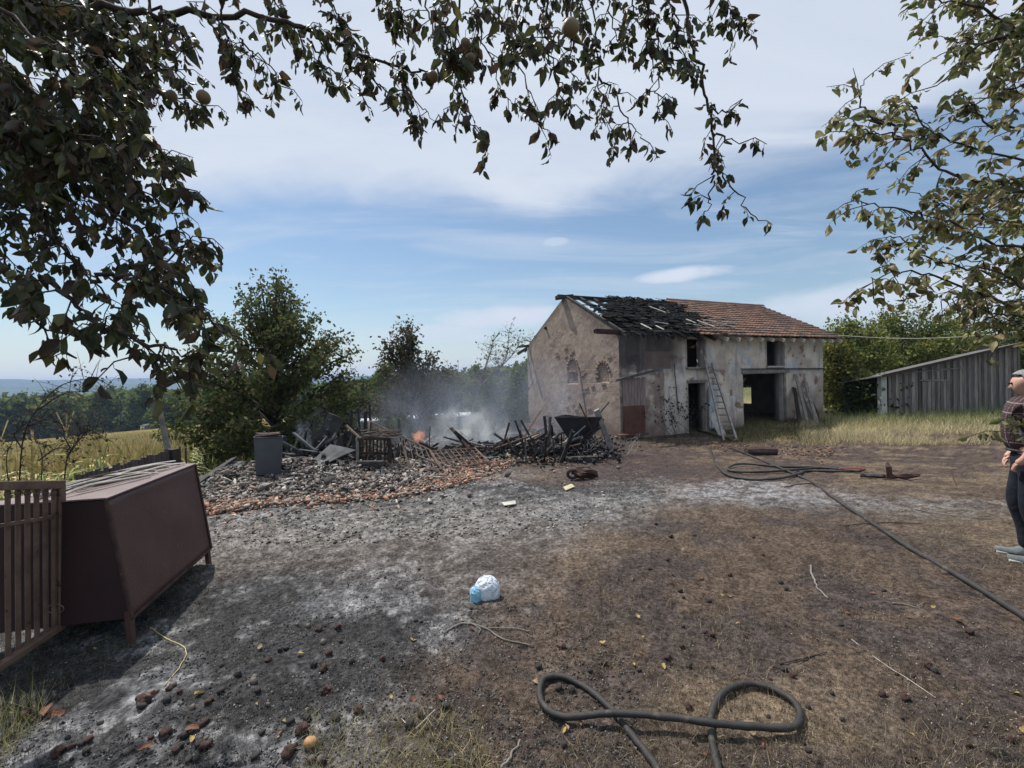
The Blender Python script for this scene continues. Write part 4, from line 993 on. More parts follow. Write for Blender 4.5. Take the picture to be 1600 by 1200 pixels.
for a_, b_ in ((q[0], q[1]), (q[0], q[4]), (q[1], q[5])):
    MB().beam(a_ + Vector((.004, -.004, .0)), b_ + Vector((.004, -.004, 0)), .016, .016).build('edge_frame', m_rust, e)
for p_ in (q[0] + Vector((-.02, 0, 0)), q[1] + Vector((-.03, -.02, 0)), q[3] + Vector((.04, 0, 0)), q[2] + Vector((.04, 0, 0))):
    b_ = Vector((p_.x + .015, p_.y, hz(p_.x, p_.y) - .02)); MB().beam(b_, p_ + Vector((0, 0, .05)), .035, .035, up=(1, 0, 0)).build('leg', m_panel, e)
# cords and sticks lying on the lid
lid = lambda s, t, dz=.02: q[4].lerp(q[5], s).lerp(q[7].lerp(q[6], s), t) + Vector((0, 0, dz))
st = empty('stick_bundle', lid(.5, .6), 'bundle of pale split sticks lying on the steel box lid', 'sticks')
for k in range(22):
    s0_, t0_ = random.uniform(-.02, .45), random.uniform(.42, .85); L_ = random.uniform(.3, .62)
    pp = [lid(s0_ + L_ * t * 1.0, t0_ - (.30 * t) + sin(t * 3 + k) * .03, .022 + .02 * random.random() + .03 * sin(pi * t)) for t in (0, .35, .7, 1)]
    MB().tube(curve_pts(pp, 3), [.009 * random.uniform(.5, 1.2)] * 10, 4).build('stick', m_palewood if k % 3 else m_darkwood, st)
pb = MB().hexa([lid(.12, .72, .012), lid(.52, .48, .012), lid(.52, .60, .012), lid(.14, .86, .012), lid(.12, .72, .026), lid(.52, .48, .026), lid(.52, .60, .026), lid(.14, .86, .026)])
pb.build('split_board', m_palewood, st)

# barred metal gate
e = empty('metal_gate', G(98, 990), 'rusty metal gate panel of thin upright bars standing before the steel box', 'gate')
D0, D1 = 2.45, 2.95
def gp(px, py): return P(px, py, D0 + (D1 - D0) * (px + 40) / 138)
MB().beam(gp(-40, 760), gp(99, 757), .035, .055).build('top_rail', mat('gate_metal', (.21, .14, .105), (.11, .07, .052), 6, .6, .3, 70, metal=.2, spots=(20, .6, (.06, .035, .03))), e, bevel=.004)
gm = MATS['gate_metal']
MB().beam(gp(-40, 1068), gp(99, 976), .045, .04).build('bottom_rail', gm, e, bevel=.004)
MB().beam(gp(94, 757), gp(94, 985), .045, .04, up=(1, 0, 0)).build('end_post', gm, e, bevel=.004)
MB().beam(gp(-40, 828), gp(92, 806), .012, .02).build('inner_rail', gm, e)
for k, px in enumerate((-22, -6, 12, 28, 43, 57, 71, 84)):
    y1 = 1068 - (px + 40) * 92 / 139
    MB().tube([gp(px, 764), gp(px, 900), gp(px + 1, y1)], .0135, 6).build('bar', gm, e)
    MB().blob(gp(px, 770 + (k % 3)), .017, 6, 4, 0, sq=(1, 1, 1.8)).build('knob', gm, e)
ringc = gp(94, 950)
MB().tube([ringc + Vector((cos(a) * .055, -.03, sin(a) * .03 + .01)) for a in np.linspace(0, 2 * pi, 15)], .004, 4, cap=False).build('latch_ring', gm, e)

# picket fence behind the box
e = empty('picket_fence', onmacro(130, 4.6), 'weathered dark picket fence between the steel box and the cornfield', 'fence')
f0 = P(122, 744, 4.4); f1 = P(264, 702, 6.6); n = 27
for k in range(n):
    t = k / (n - 1); p_ = f0.lerp(f1, t); p_.z += random.uniform(-.02, .02); g_ = hz(p_.x, p_.y)
    lean_ = Vector((random.uniform(-.015, .015), random.uniform(-.015, .015), 0))
    MB().beam(Vector((p_.x, p_.y, g_ - .1)) + lean_, p_, .055, .02, up=(f1 - f0).normalized().cross(Vector((0, 0, 1))), jit=.003).build('picket', mat('picket_wood', (.10, .08, .075), (.05, .04, .038), 9, stretch=(1, 1, .3)), e)
for dz in (.22, .65):
    MB().beam(f0 + Vector((.02, -.02, -dz)), f1 + Vector((.02, -.02, -dz)), .03, .05, jit=.004).build('rail', m_darkwood, e)
p_ = P(268, 702, 6.65); MB().beam(Vector((p_.x, p_.y, hz(p_.x, p_.y) - .1)), p_, .13, .13, up=(1, 0, 0), jit=.008).build('post', m_darkwood, e)
for (px, py, lab) in ((281, 698, 'thin dark rod standing right of the picket fence post'), (290, 700, 'rightmost thin dark rod right of the picket fence post')):
    p_ = P(px, py, 6.4); a_ = Vector((p_.x + .01, p_.y, hz(p_.x, p_.y)))
    o = MB().tube([a_, p_], .012, 5).build('iron_rod', m_rust, None, origin=tuple(a_)); tag(o, lab, 'rod', 'rods by the fence')
a_ = P(276, 722, 6.9); a_ = gz(a_); t_ = P(250, 643, 6.9)
o = MB().tube([a_, t_.lerp(a_, .4), t_], [.045, .04, .035], 7, jit=.1).build('leaning_pole', m_greywood, None, origin=tuple(a_)); tag(o, 'weathered grey pole leaning left at the end of the picket fence', 'pole')
# burnt corrugated boards beyond the box
for k, (x0, y0, x1, y1, w, m_, lab) in enumerate(((300, 764, 366, 716, .12, m_char, 'black charred board rising at the left edge of the rubble'), (314, 762, 372, 722, .22, m_paleash, 'ash grey bent sheet lying beside the charred board left of the rubble'))):
    a_ = G(x0, y0, .04); b_ = P(x1, y1, 9.4); 
    o = MB().beam(a_, b_, w, .03, jit=.02).build('burnt_board', m_, None, origin=tuple(a_)); tag(o, lab, 'board')
a_ = G(362, 716); o = MB().beam(a_ - Vector((0, 0, .1)), a_ + Vector((0, 0, .45)), .12, .12, up=(1, 0, 0), jit=.01).build('stump_post', m_darkwood, None, origin=tuple(a_)); tag(o, 'short dark post stub left of the metal bin', 'post')

# ------------------------------------------------------------------ burnt rubble
def sample_poly(poly, n, rg):
    xs = [p[0] for p in poly]; ys = [p[1] for p in poly]; out_ = []
    while len(out_) < n:
        x = rg.uniform(min(xs), max(xs)); y = rg.uniform(min(ys), max(ys)); ins = False; j = len(poly) - 1
        for i in range(len(poly)):
            if (poly[i][1] > y) != (poly[j][1] > y) and x < (poly[j][0] - poly[i][0]) * (y - poly[i][1]) / (poly[j][1] - poly[i][1]) + poly[i][0]: ins = not ins
            j = i
        if ins: out_.append((x, y))
    return np.array(out_)
BOX = (np.array([(-.5, -.5, -.5), (.5, -.45, -.5), (.4, .5, -.5), (-.45, .4, -.5), (-.4, -.5, .5), (.5, -.4, .45), (.35, .4, .5), (-.5, .35, .4)]), np.array([(0, 3, 2, 1), (4, 5, 6, 7), (0, 1, 5, 4), (1, 2, 6, 5), (2, 3, 7, 6), (3, 0, 4, 7)]))
def shard(seed):
    g_ = np.random.default_rng(seed); a = np.sort(g_.uniform(0, 2 * pi, 4) * .35 + np.array((0, .25, .5, .75)) * 2 * pi); rr_ = g_.uniform(.25, .62, 4)
    b = np.stack([np.cos(a) * rr_, np.sin(a) * rr_, np.full(4, -.5)], 1); t_ = b.copy(); t_[:, 2] = .5; t_[:, :2] *= g_.uniform(.8, 1.0, (4, 1)); return np.concatenate([b, t_]), BOX[1]
SHARDS = [shard(i) for i in range(8)]
BOX2 = (BOX[0] * np.array((1, .8, 1)) + np.array([(0, 0, 0)] * 4 + [(.1, .1, 0)] * 4), BOX[1])
def debris(name, poly, n, s, flat, cols, label, seed, lift=.03, kind='stuff', mt=m_rubble, tilt=.35, p=None, pile=0.0):
    rg = np.random.default_rng(seed); q = sample_poly(poly, n, rg) + rg.normal(size=(n, 2)) * np.array((14, 5)) * (rg.random((n, 1)) < .35) * rg.exponential(1.0, (n, 1)); x, y, z = Gn(q[:, 0], q[:, 1])
    k = y < 40; x, y, z = x[k], y[k], z[k]; n = len(x)
    up = np.tile((0., 0, 1.), (n, 1)) + rg.normal(size=(n, 3)) * tilt; f_ = rg.normal(size=(n, 3)); f_[:, 2] *= .3
    rot = rotset(f_, up); sz = s * rg.uniform(.35, 1.75, n) ** 1.5
    sc = np.stack([sz, sz * rg.uniform(.5, .95, n), sz * flat * rg.uniform(.6, 1.5, n)], 1)
    pos = np.stack([x, y, z + lift * rg.random(n) + pile * rg.random(n) ** 2 * fbm(x, y, .8, 2, seed)], 1)
    v, f, c = scatter(SHARDS, pos, rot, sc, pick(cols, n, rg, .35, p), rng=rg)
    o = np_mesh(name, v, f, mt, col=c); tag(o, label, kind=kind); return o
ORANGE = [(.42, .22, .15), (.32, .175, .125), (.44, .28, .20), (.22, .165, .14), (.34, .30, .27), (.13, .11, .10), (.46, .36, .28)]
GREYB = [(.30, .27, .245), (.20, .18, .165), (.13, .118, .11), (.42, .39, .36), (.05, .048, .047), (.24, .19, .165)]
BLK = [(.03, .03, .032), (.05, .048, .048), (.02, .02, .022), (.12, .11, .11), (.09, .07, .06)]
debris('stone_rubble', [(318, 775), (345, 735), (390, 715), (500, 735), (640, 722), (700, 735), (620, 772), (480, 778), (340, 788)], 20000, .062, .22, GREYB, 'heap of grey broken stone and plaster along the front of the burnt ruin', 1, .06, pile=.16, tilt=.6)
debris('stone_rubble', [(325, 775), (350, 735), (500, 730), (640, 722), (760, 715), (700, 755), (480, 778)], 420, .14, .07, GREYB + [(.2, .18, .17), (.30, .20, .15)], 'larger flat slabs of plaster and tile lying on the rubble', 11, .12, pile=.16, tilt=.7)
debris('tile_rubble', [(320, 785), (420, 770), (560, 752), (660, 735), (760, 712), (815, 712), (790, 735), (700, 765), (600, 782), (430, 792), (325, 805)], 9500, .060, .14, ORANGE, 'strip of broken orange roof tiles spread before the rubble heap', 2, .05, pile=.06, tilt=.45)
debris('tile_rubble', [(820, 712), (870, 700), (930, 694), (935, 706), (880, 722), (780, 726)], 1800, .06, .18, ORANGE + BLK[:2], 'broken orange tiles between charred beams left of the wheelbarrow', 3, .05, pile=.06, tilt=.45)
debris('charred_debris', [(440, 728), (480, 700), (560, 690), (700, 690), (860, 686), (960, 700), (945, 722), (820, 716), (700, 712), (560, 725)], 11000, .085, .25, BLK, 'black charred debris filling the middle of the burnt ruin', 4, .12, pile=.34, tilt=.8)
debris('rubble_crumbs', [(320, 790), (600, 760), (960, 715), (1080, 760), (900, 830), (560, 850), (340, 850)], 3200, .026, .22, GREYB + GREYB + BLK[3:], 'small crumbs of ash and stone scattered in front of the rubble', 5, .01)
debris('wood_scraps', [(1080, 690), (1150, 690), (1240, 696), (1330, 700), (1290, 715), (1220, 712), (1120, 706)], 900, .055, .16, [(.16, .09, .07), (.1, .07, .06), (.24, .17, .12), (.2, .1, .07), (.05, .04, .04)], 'reddish bark and wood scraps strewn before the barn doorways', 6, .02)

def wbeam(name, pts, w, h, m_, lab, cat, dep=None, grp=None, jit=.01, up=(0, 0, 1)):
    o = MB().beam(pts[0], pts[1], w, h, up=up, jit=jit).build(name, m_, None, bevel=.006, origin=tuple(pts[0])); tag(o, lab, cat, grp); return o
# metal bin
e = empty('metal_bin', G(417, 742), 'tall square blue grey metal bin standing on the rubble heap', 'bin')
dB = G(417, 742).y
b4 = [P(400, 742, dB - .25), P(437, 742, dB - .25), P(441, 736, dB + .25), P(403, 736, dB + .25)]; t4 = [P(396, 684, dB - .3), P(441, 684, dB - .3), P(442, 681, dB + .3), P(400, 681, dB + .3)]
m5 = MB()
for i in range(4): j = (i + 1) % 4; m5.add([b4[i], b4[j], t4[j], t4[i]], [(0, 1, 2, 3)])
m5.add(b4, [(3, 2, 1, 0)])
o = m5.build('body', mat('bin_steel', (.10, .11, .125), (.065, .07, .08), 2, .55, .2, 20, metal=.3, contrast=(.3, .7), spots=(3, .64, (.15, .12, .11))), e); o.modifiers.new('s', 'SOLIDIFY').thickness = .01
MB().tube(t4 + [t4[0]], .014, 5).build('rim', m_burntmetal, e)
for k in range(7):
    MB().beam(P(400 + random.uniform(-4, 4), 682 - k * .8, dB - .25 + k * .08), P(436 + random.uniform(-4, 4), 681 - k * .6 - random.uniform(0, 3), dB - .25 + k * .08), .03, .012, jit=.01).build('lid_slat', m_rust, e)
# leaning burnt door board
a_ = P(500, 702, 10.9); b_ = P(527, 650, 11.2)
wbeam('burnt_door', (a_, b_), .42, .05, m_char, 'wide charred board leaning up to the right behind the rubble', 'board', up=(0, 1, .3), jit=.02)
dq = G(484, 735).y
o = MB().add([P(472, 734, dq - .1), P(490, 734, dq - .2), P(540, 699, dq + .5), P(516, 694, dq + .6), P(556, 703, dq + .5), P(534, 712, dq + .2)], [(0, 1, 2, 3), (1, 5, 4, 2)]).build('bent_sheet', m_paleash, None); o.modifiers.new('s', 'SOLIDIFY').thickness = .01
tag(o, 'bent ash grey metal sheet sagging across the rubble right of the bin', 'metal sheet')
# black chair skeletons
for k, (x, w, lab) in enumerate(((555, 16, 'charred wooden trestle frame standing left at the ruin top'), (575, 9, 'charred upright frame posts right of the trestle'))):
    dd = 11.6 + k * .2; b_ = P(x, 686, dd); e = empty('charred_trestle', b_, lab, 'trestle')
    for (xa, ya, xb, yb, oy) in ((x - w / 2 - 1, 690, x - w / 4 - 2, 640 + 3 * k, -.15), (x + w / 2, 690, x + w / 4, 637 - 10 * k, -.15), (x - w / 2, 688, x - w / 4, 642, .2), (x + w / 2, 688, x + w / 4, 628, .2)):
        MB().beam(P(xa, ya, dd + oy), P(xb, yb, dd + oy), .035, .045, jit=.006).build('leg', m_char, e)
    MB().beam(P(x - w / 3, 645, dd), P(x + w / 3, 644, dd), .03, .05).build('crossbar', m_char, e)
    MB().beam(P(x - w / 2, 672, dd), P(x + w / 2, 672, dd), .03, .05).build('crossbar', m_char, e)
# slatted cage
cb = G(584, 733); dd = cb.y + .05; e = empty('slatted_crate', cb, 'tall burnt crate with upright slats and loose sticks piled on top', 'crate')
def cg(px, py, dy=0): return P(px, py, dd + dy)
for k in range(9):
    px = 561 + k * 5.7; MB().beam(cg(px, 729), cg(px, 687), .03, .02, up=(0, 1, 0), jit=.003).build('slat', m_darkwood, e)
    MB().beam(cg(px, 722, .7), cg(px, 684, .7), .03, .02, up=(0, 1, 0)).build('slat', m_char, e)
for (xa, xb, y, dy) in ((559, 609, 686, -.02), (559, 609, 729, -.02), (561, 609, 708, .02), (562, 609, 684, .7)): MB().beam(cg(xa, y, dy), cg(xb, y, dy), .04, .05).build('rail', m_darkwood, e)
for px in (559, 609):
    MB().beam(cg(px, 731), cg(px, 684), .06, .06, up=(0, 1, 0)).build('post', m_greywood if px == 559 else m_darkwood, e); MB().beam(cg(px, 685), cg(px, 683, .7), .04, .05).build('rail', m_char, e)
sk = empty('stick_pile', cg(584, 683, .3), 'brown twigs heaped on top of the slatted crate', 'sticks')
for k in range(44):
    a_ = cg(random.uniform(556, 604), random.uniform(672, 684), random.uniform(-.05, .65)); an = random.gauss(0, .5); l = random.uniform(.15, .45)
    MB().beam(a_, a_ + Vector((cos(an) * l, sin(an) * l, random.uniform(-.04, .04))), .022, .018).build('stick', random.choice((m_rustpale, m_greywood, m_darkwood, m_rust)), sk)
# metal railings lying on the ruin
DQ = G(600, 736).y - 10.1
DQ2 = G(700, 736).y - 10.1
def railing(name, corners, nb, label, dep, barm, r=.013, cross=0):
    """corners: top-left, top-right, bottom-right, bottom-left in (px,py,depth)"""
    tl, tr, br_, bl = [P(c[0], c[1], c[2] + (DQ if nb == 12 else DQ2)) for c in corners]; e = empty(name, bl, label, 'railing')
    for a_, b_ in ((tl, tr), (bl, br_)): MB().tube([a_, b_], r * 1.6, 5).build('rail', barm, e)
    for a_, b_ in ((tl, bl), (tr, br_)): MB().tube([a_, b_], r * 1.5, 5).build('post', barm, e)
    for k in range(1, nb): MB().tube([tl.lerp(tr, k / nb), bl.lerp(br_, k / nb)], r * .7, 4).build('bar', barm, e)
    for k in range(1, cross + 1): MB().tube([tl.lerp(bl, k / (cross + 1)), tr.lerp(br_, k / (cross + 1))], r * .7, 4).build('crossbar', barm, e)
railing('metal_railing', [(578, 658, 11.2), (672, 703, 10.6), (690, 733, 10.1), (566, 732, 10.2)], 12, 'long barred railing slanting down to the right across the burnt crate', 0, m_rustpale)
railing('metal_railing', [(672, 705, 10.8), (742, 700, 11.2), (764, 722, 10.5), (690, 733, 10.15)], 9, 'barred grid panel lying tilted right of the long railing', 0, m_rustpale, cross=4)
for k, (xa, ya, da, xb, yb, db, lab) in enumerate(((541, 665, 10.8, 615, 732, 10.1, 'brown steel bar running diagonally over the slatted crate'), (542, 730, 10.1, 680, 734, 10.0, 'thin pale pipe lying along the foot of the crate'), (627, 690, 10.5, 640, 731, 10.1, 'short upright rusty bar propped before the railing'), (573, 690, 10.5, 574, 730, 10.15, 'upright pale pipe in front of the slatted crate'), (652, 712, 10.4, 690, 728, 10.2, 'short slanting pipe between the two railings'))):
    a_ = P(xa, ya, da + DQ); o = MB().tube([a_, P(xb, yb, db + DQ)], .028 if k == 0 else .02, 6).build('metal_bar', m_rustpale, None, origin=tuple(a_)); tag(o, lab, 'metal bar', 'loose metal bars on the ruin')
# charred beams
BEAMS = [((655, 697), (730, 692), .14, 'charred beam behind the lying grid panel'), ((700, 690), (770, 694), .12, 'charred beam below the white smoke'), ((752, 692), (812, 690), .22, 'thick pale topped charred beam right of the grid panel'),
         ((770, 706), (850, 700), .16, 'charred beam lying right of the blue scrap'), ((795, 700), (868, 676), .07, 'thin black pole rising to the right toward the wheelbarrow'), ((815, 712), (866, 708), .16, 'short charred beam among orange tiles'),
         ((848, 698), (905, 706), .10, 'charred plank left below the wheelbarrow'), ((850, 716), (878, 714), .16, 'reddish black burnt lump before the tile strip'), ((884, 722), (934, 722), .2, 'flat black charred slab in front of the wheelbarrow'),
         ((560, 736), (600, 741), .1, 'dark burnt board below the slatted crate'), ((430, 700), (470, 706), .08, 'pale ashy lath right of the metal bin'), ((445, 722), (520, 708), .1, 'charred lath between bin and bent sheet'), ((600, 700), (650, 712), .1, 'charred beam behind the long railing'),
         ((905, 696), (950, 700), .1, 'charred beam end right under the wheelbarrow'), ((1090, 674), (1150, 692), .10, 'dark pole on the ground left of the ladder foot'), ((1105, 670), (1170, 697), .08, 'second dark pole crossing by the ladder foot')]
for (p0, p1, w, lab) in BEAMS:
    a_ = G(*p0); b_ = G(*p1); up_l = .22 if 'pole' not in lab and p0[0] < 880 else .06
    a_.z += up_l * .8; b_.z += up_l + (.35 if 'rising' in lab else 0)
    if (a_ - b_).length > 3.2: b_ = a_ + (b_ - a_).normalized() * 2.2
    wbeam('charred_beam', (a_, b_), w, w * .7, m_char if 'pale' not in lab else m_paleash, lab, 'beam', grp='charred timbers in the ruin', jit=.02)
for (pts_, m_, lab) in (([(748, 706), (785, 702), (792, 716), (758, 722)], mat('teal_scrap', (.10, .2, .22), (.06, .1, .12), 5), 'teal and black crumpled sheet right of the grid panel'), ([(788, 712), (798, 709), (801, 715), (790, 718)], mat('pale_green', (.36, .38, .25), (.25, .27, .18), 5), 'small pale green scrap beside the teal sheet'),
                        ([(733, 696), (740, 686), (748, 688), (742, 699)], m_palewood, 'small white crumpled scrap below the smoke'), ([(784, 789), (805, 784), (806, 791), (788, 793)], m_palewood, 'bent pale scrap of board lying on the ash in mid yard'), ([(880, 763), (893, 758), (898, 763), (884, 768)], mat('tan_scrap', (.45, .40, .28), (.35, .3, .2), 5), 'flat tan scrap of paper near the dark lump')):
    hi_ = pts_[0][1] < 720; o_ = [G(*q_, (.04 if hi_ else .005) + (.05 if hi_ else .02) * random.random()) for q_ in pts_]
    c_ = sum(o_, Vector()) / 4 + Vector((0, 0, .05 if hi_ else .015)); m_b = MB().add(o_ + [c_], [(0, 1, 4), (1, 2, 4), (2, 3, 4), (3, 0, 4)])
    o = m_b.build('scrap', m_, None); o.modifiers.new('s', 'SOLIDIFY').thickness = .012; tag(o, lab, 'scrap')
# burnt lump with a ring, log, root
q = G(900, 750, .06); e = empty('burnt_shoe', q, 'black burnt lump with a round hole, reddish at its right end', 'burnt lump')
MB().blob(q + Vector((.16, .03, .06)), .16, sq=(1.5, .6, .6), amp=.3, seed=3).build('lump', m_rust, e, smooth=False); MB().tube([q + Vector((-.06 + cos(a) * .09, 0, .05 + sin(a) * .075)) for a in np.linspace(0, 2 * pi, 13)], .03, 6, cap=False).build('ring', m_char, e)
a_, b_ = G(1166, 711, .09), G(1212, 711, .09); o = MB().tube([a_, a_.lerp(b_, .3), a_.lerp(b_, .7), b_], [.11, .125, .12, .11], 9, jit=.08).build('log', mat('bark_log', (.08, .05, .042), (.045, .03, .027), 8), None, origin=tuple(a_)); tag(o, 'short thick dark log lying before the barn doorways', 'log')
a_ = G(1344, 747, .05); e = empty('burnt_root', a_, 'charred branch with knobbly brown root end at the yard right side', 'root')
MB().tube(curve_pts([a_, G(1365, 748, .05), G(1385, 749, .05)], 4), .035, 6, jit=.3).build('branch', m_char, e)
MB().tube(curve_pts([G(1385, 750, .05), G(1405, 750, .06), G(1437, 748, .06)], 4), [.03, .035, .045, .03, .04, .055, .04, .05, .02], 7, jit=.4).build('root', mat('root_wood', (.13, .07, .05), (.06, .035, .03), 6), e)
MB().tube([G(1390, 750, .05), G(1388, 750, .22), G(1386, 750, .28)], [.05, .04, .02], 6, jit=.25).build('stub', MATS['root_wood'], e)

# heap of burnt laths and twisted sheets standing up out of the debris
hp_ = empty('burnt_timber_heap', G(600, 715), 'tangled heap of charred laths and twisted sheets across the burnt ruin', 'timber heap')
rh = random.Random(41)
for k in range(230):
    px = rh.choice((rh.uniform(440, 560), rh.uniform(440, 940), rh.uniform(600, 760), rh.uniform(740, 900))); py = rh.uniform(694, 716)
    a_ = G(px, py); L_ = rh.uniform(.3, 1.3); an = rh.uniform(0, 6.28); el = abs(rh.gauss(0, .38)); a_.z += rh.uniform(.0, .28)
    b_ = a_ + Vector((cos(an) * cos(el), sin(an) * cos(el) * .6, sin(el))) * L_
    MB().beam(a_, b_, rh.uniform(.025, .09), rh.uniform(.02, .05), jit=.01).build('charred_lath', rh.choice((m_char, m_char, m_char, m_paleash, m_rust, m_greywood)), hp_)
for k in range(60):
    px = rh.choice((rh.uniform(515, 625), rh.uniform(450, 540), rh.uniform(820, 880))); dq_ = rh.uniform(10.0, 11.6); a_ = P(px, 700, dq_); a_.z = hz(a_.x, a_.y) + .05; L_ = rh.uniform(.45, 1.05)
    MB().beam(a_, a_ + Vector((rh.gauss(0, .45), rh.gauss(0, .3), 1)).normalized() * L_, rh.uniform(.03, .07), rh.uniform(.02, .045), up=(0, 1, 0), jit=.01).build('charred_lath', m_char, hp_)
for k in range(110):
    lf = rh.random() < .6; dq_ = rh.uniform(9.9, 11.2) if lf else rh.uniform(11.0, 12.2); a_ = P(rh.uniform(440, 555) if lf else rh.uniform(620, 800), 700, dq_); a_.z = hz(a_.x, a_.y) + rh.uniform(.02, .22); an = rh.uniform(0, 6.28); el = abs(rh.gauss(0, .35)); L_ = rh.uniform(.25, .95)
    MB().beam(a_, a_ + Vector((cos(an) * cos(el), sin(an) * cos(el) * .7, sin(el))) * L_, rh.uniform(.03, .10), rh.uniform(.02, .06), jit=.012).build('charred_lath', rh.choice((m_char, m_char, m_char, m_burntmetal, m_paleash)), hp_)
for k in range(40):
    px = rh.choice((rh.uniform(445, 540), rh.uniform(445, 540), rh.uniform(770, 870))); dq_ = rh.uniform(10.2, 11.4) if px < 600 else rh.uniform(11.8, 12.8); a_ = P(px, 700, dq_); a_.z = hz(a_.x, a_.y) + rh.uniform(.03, .3); an = rh.uniform(0, 3.14); u_ = Vector((cos(an), sin(an) * .5, rh.gauss(0, .3))) * rh.uniform(.12, .38); v_ = Vector((-sin(an) * .6, cos(an), rh.uniform(.1, .9))) * rh.uniform(.08, .25)
    m_k = MB(); g4 = [[a_ + u_ * (i_ / 2 - 1) + v_ * (j_ / 2 - 1) + Vector((0, 0, rh.uniform(-.05, .05))) for i_ in range(5)] for j_ in range(4)]
    m_k.add([q_ for row in g4 for q_ in row], [(j_ * 5 + i_, j_ * 5 + i_ + 1, j_ * 5 + i_ + 6, j_ * 5 + i_ + 5) for j_ in range(3) for i_ in range(4)])
    m_k.build('twisted_sheet', rh.choice((m_paleash, m_burntmetal, m_char)), hp_)


# ------------------------------------------------------------------ smoke (volumes with soft edges) and haze
def volume(name, loc, size, dens, scale, label, thr=.45, stretch=(1, 1, .6), col=(.80, .86, .97), seed=0.0, base=0.1, shear=0.0):
    me_ = MB().box((0, 0, 0), (2, 2, 2)); me = bpy.data.meshes.new(name); me.from_pydata(me_.v, [], me_.f)
    m = bpy.data.materials.new(name); m.use_nodes = True; t = m.node_tree; nn = t.nodes; ll = t.links
    nn.remove(nn['Principled BSDF']); pv = nn.new('ShaderNodeVolumePrincipled'); ll.new(pv.outputs[0], nn['Material Output'].inputs['Volume'])
    pv.inputs['Color'].default_value = (*col, 1); pv.inputs['Anisotropy'].default_value = .3
    tcn = nn.new('ShaderNodeTexCoord'); mp = nn.new('ShaderNodeMapping'); mp.inputs['Scale'].default_value = tuple(size[i] * stretch[i] for i in range(3)); mp.inputs['Location'].default_value = (seed, seed, 0)
    ll.new(tcn.outputs['Object'], mp.inputs[0])
    nz = nn.new('ShaderNodeTexNoise'); nz.inputs['Scale'].default_value = scale; nz.inputs['Detail'].default_value = 4; nz.inputs['Roughness'].default_value = .6; nz.inputs['Distortion'].default_value = .6; ll.new(mp.outputs[0], nz.inputs[0])
    r = nn.new('ShaderNodeMapRange'); r.inputs[1].default_value = thr; r.inputs[2].default_value = thr + .28; r.inputs[3].default_value = base; r.inputs[4].default_value = 1.0; ll.new(nz.outputs[0], r.inputs[0])
    ln = nn.new('ShaderNodeVectorMath'); ln.operation = 'LENGTH'; ll.new(tcn.outputs['Object'], ln.inputs[0])
    fo = nn.new('ShaderNodeMapRange'); fo.interpolation_type = 'SMOOTHSTEP'; fo.inputs[1].default_value = 1.0; fo.inputs[2].default_value = .25; ll.new(ln.outputs['Value'], fo.inputs[0])
    a = nn.new('ShaderNodeMath'); a.operation = 'MULTIPLY'; ll.new(r.outputs[0], a.inputs[0]); ll.new(fo.outputs[0], a.inputs[1])
    b = nn.new('ShaderNodeMath'); b.operation = 'MULTIPLY'; ll.new(a.outputs[0], b.inputs[0]); b.inputs[1].default_value = dens; ll.new(b.outputs[0], pv.inputs['Density'])
    me.materials.append(m); o = bpy.data.objects.new(name, me); C.objects.link(o); o.location = loc; o.scale = size; tag(o, label, kind='stuff'); return o
volume('smoke', (-.7, 14.0, .7), (4.4, 1.6, 2.5), .25, .7, 'thin bluish smoke drifting between the trees and the gable wall', thr=.40, base=.22, col=(.70, .79, .97))
volume('smoke', (-1.05, 12.4, .15), (1.9, .8, 1.15), 2.6, 1.7, 'whitish smoke billowing low above the charred debris', seed=3.1, thr=.46, base=.0, col=(.9, .93, .97))
volume('smoke', (-4.9, 11.3, .35), (.9, .5, 1.0), .9, 2.2, 'small smoke wisp right of the metal bin', seed=5.3, thr=.50, base=0, col=(.7, .8, 1))
volume('smoke', (-3.4, 12.6, .55), (1.4, .6, 1.2), .6, 1.6, 'faint smoke around the burnt frames', seed=8.3, thr=.46, base=.03, col=(.7, .8, 1))
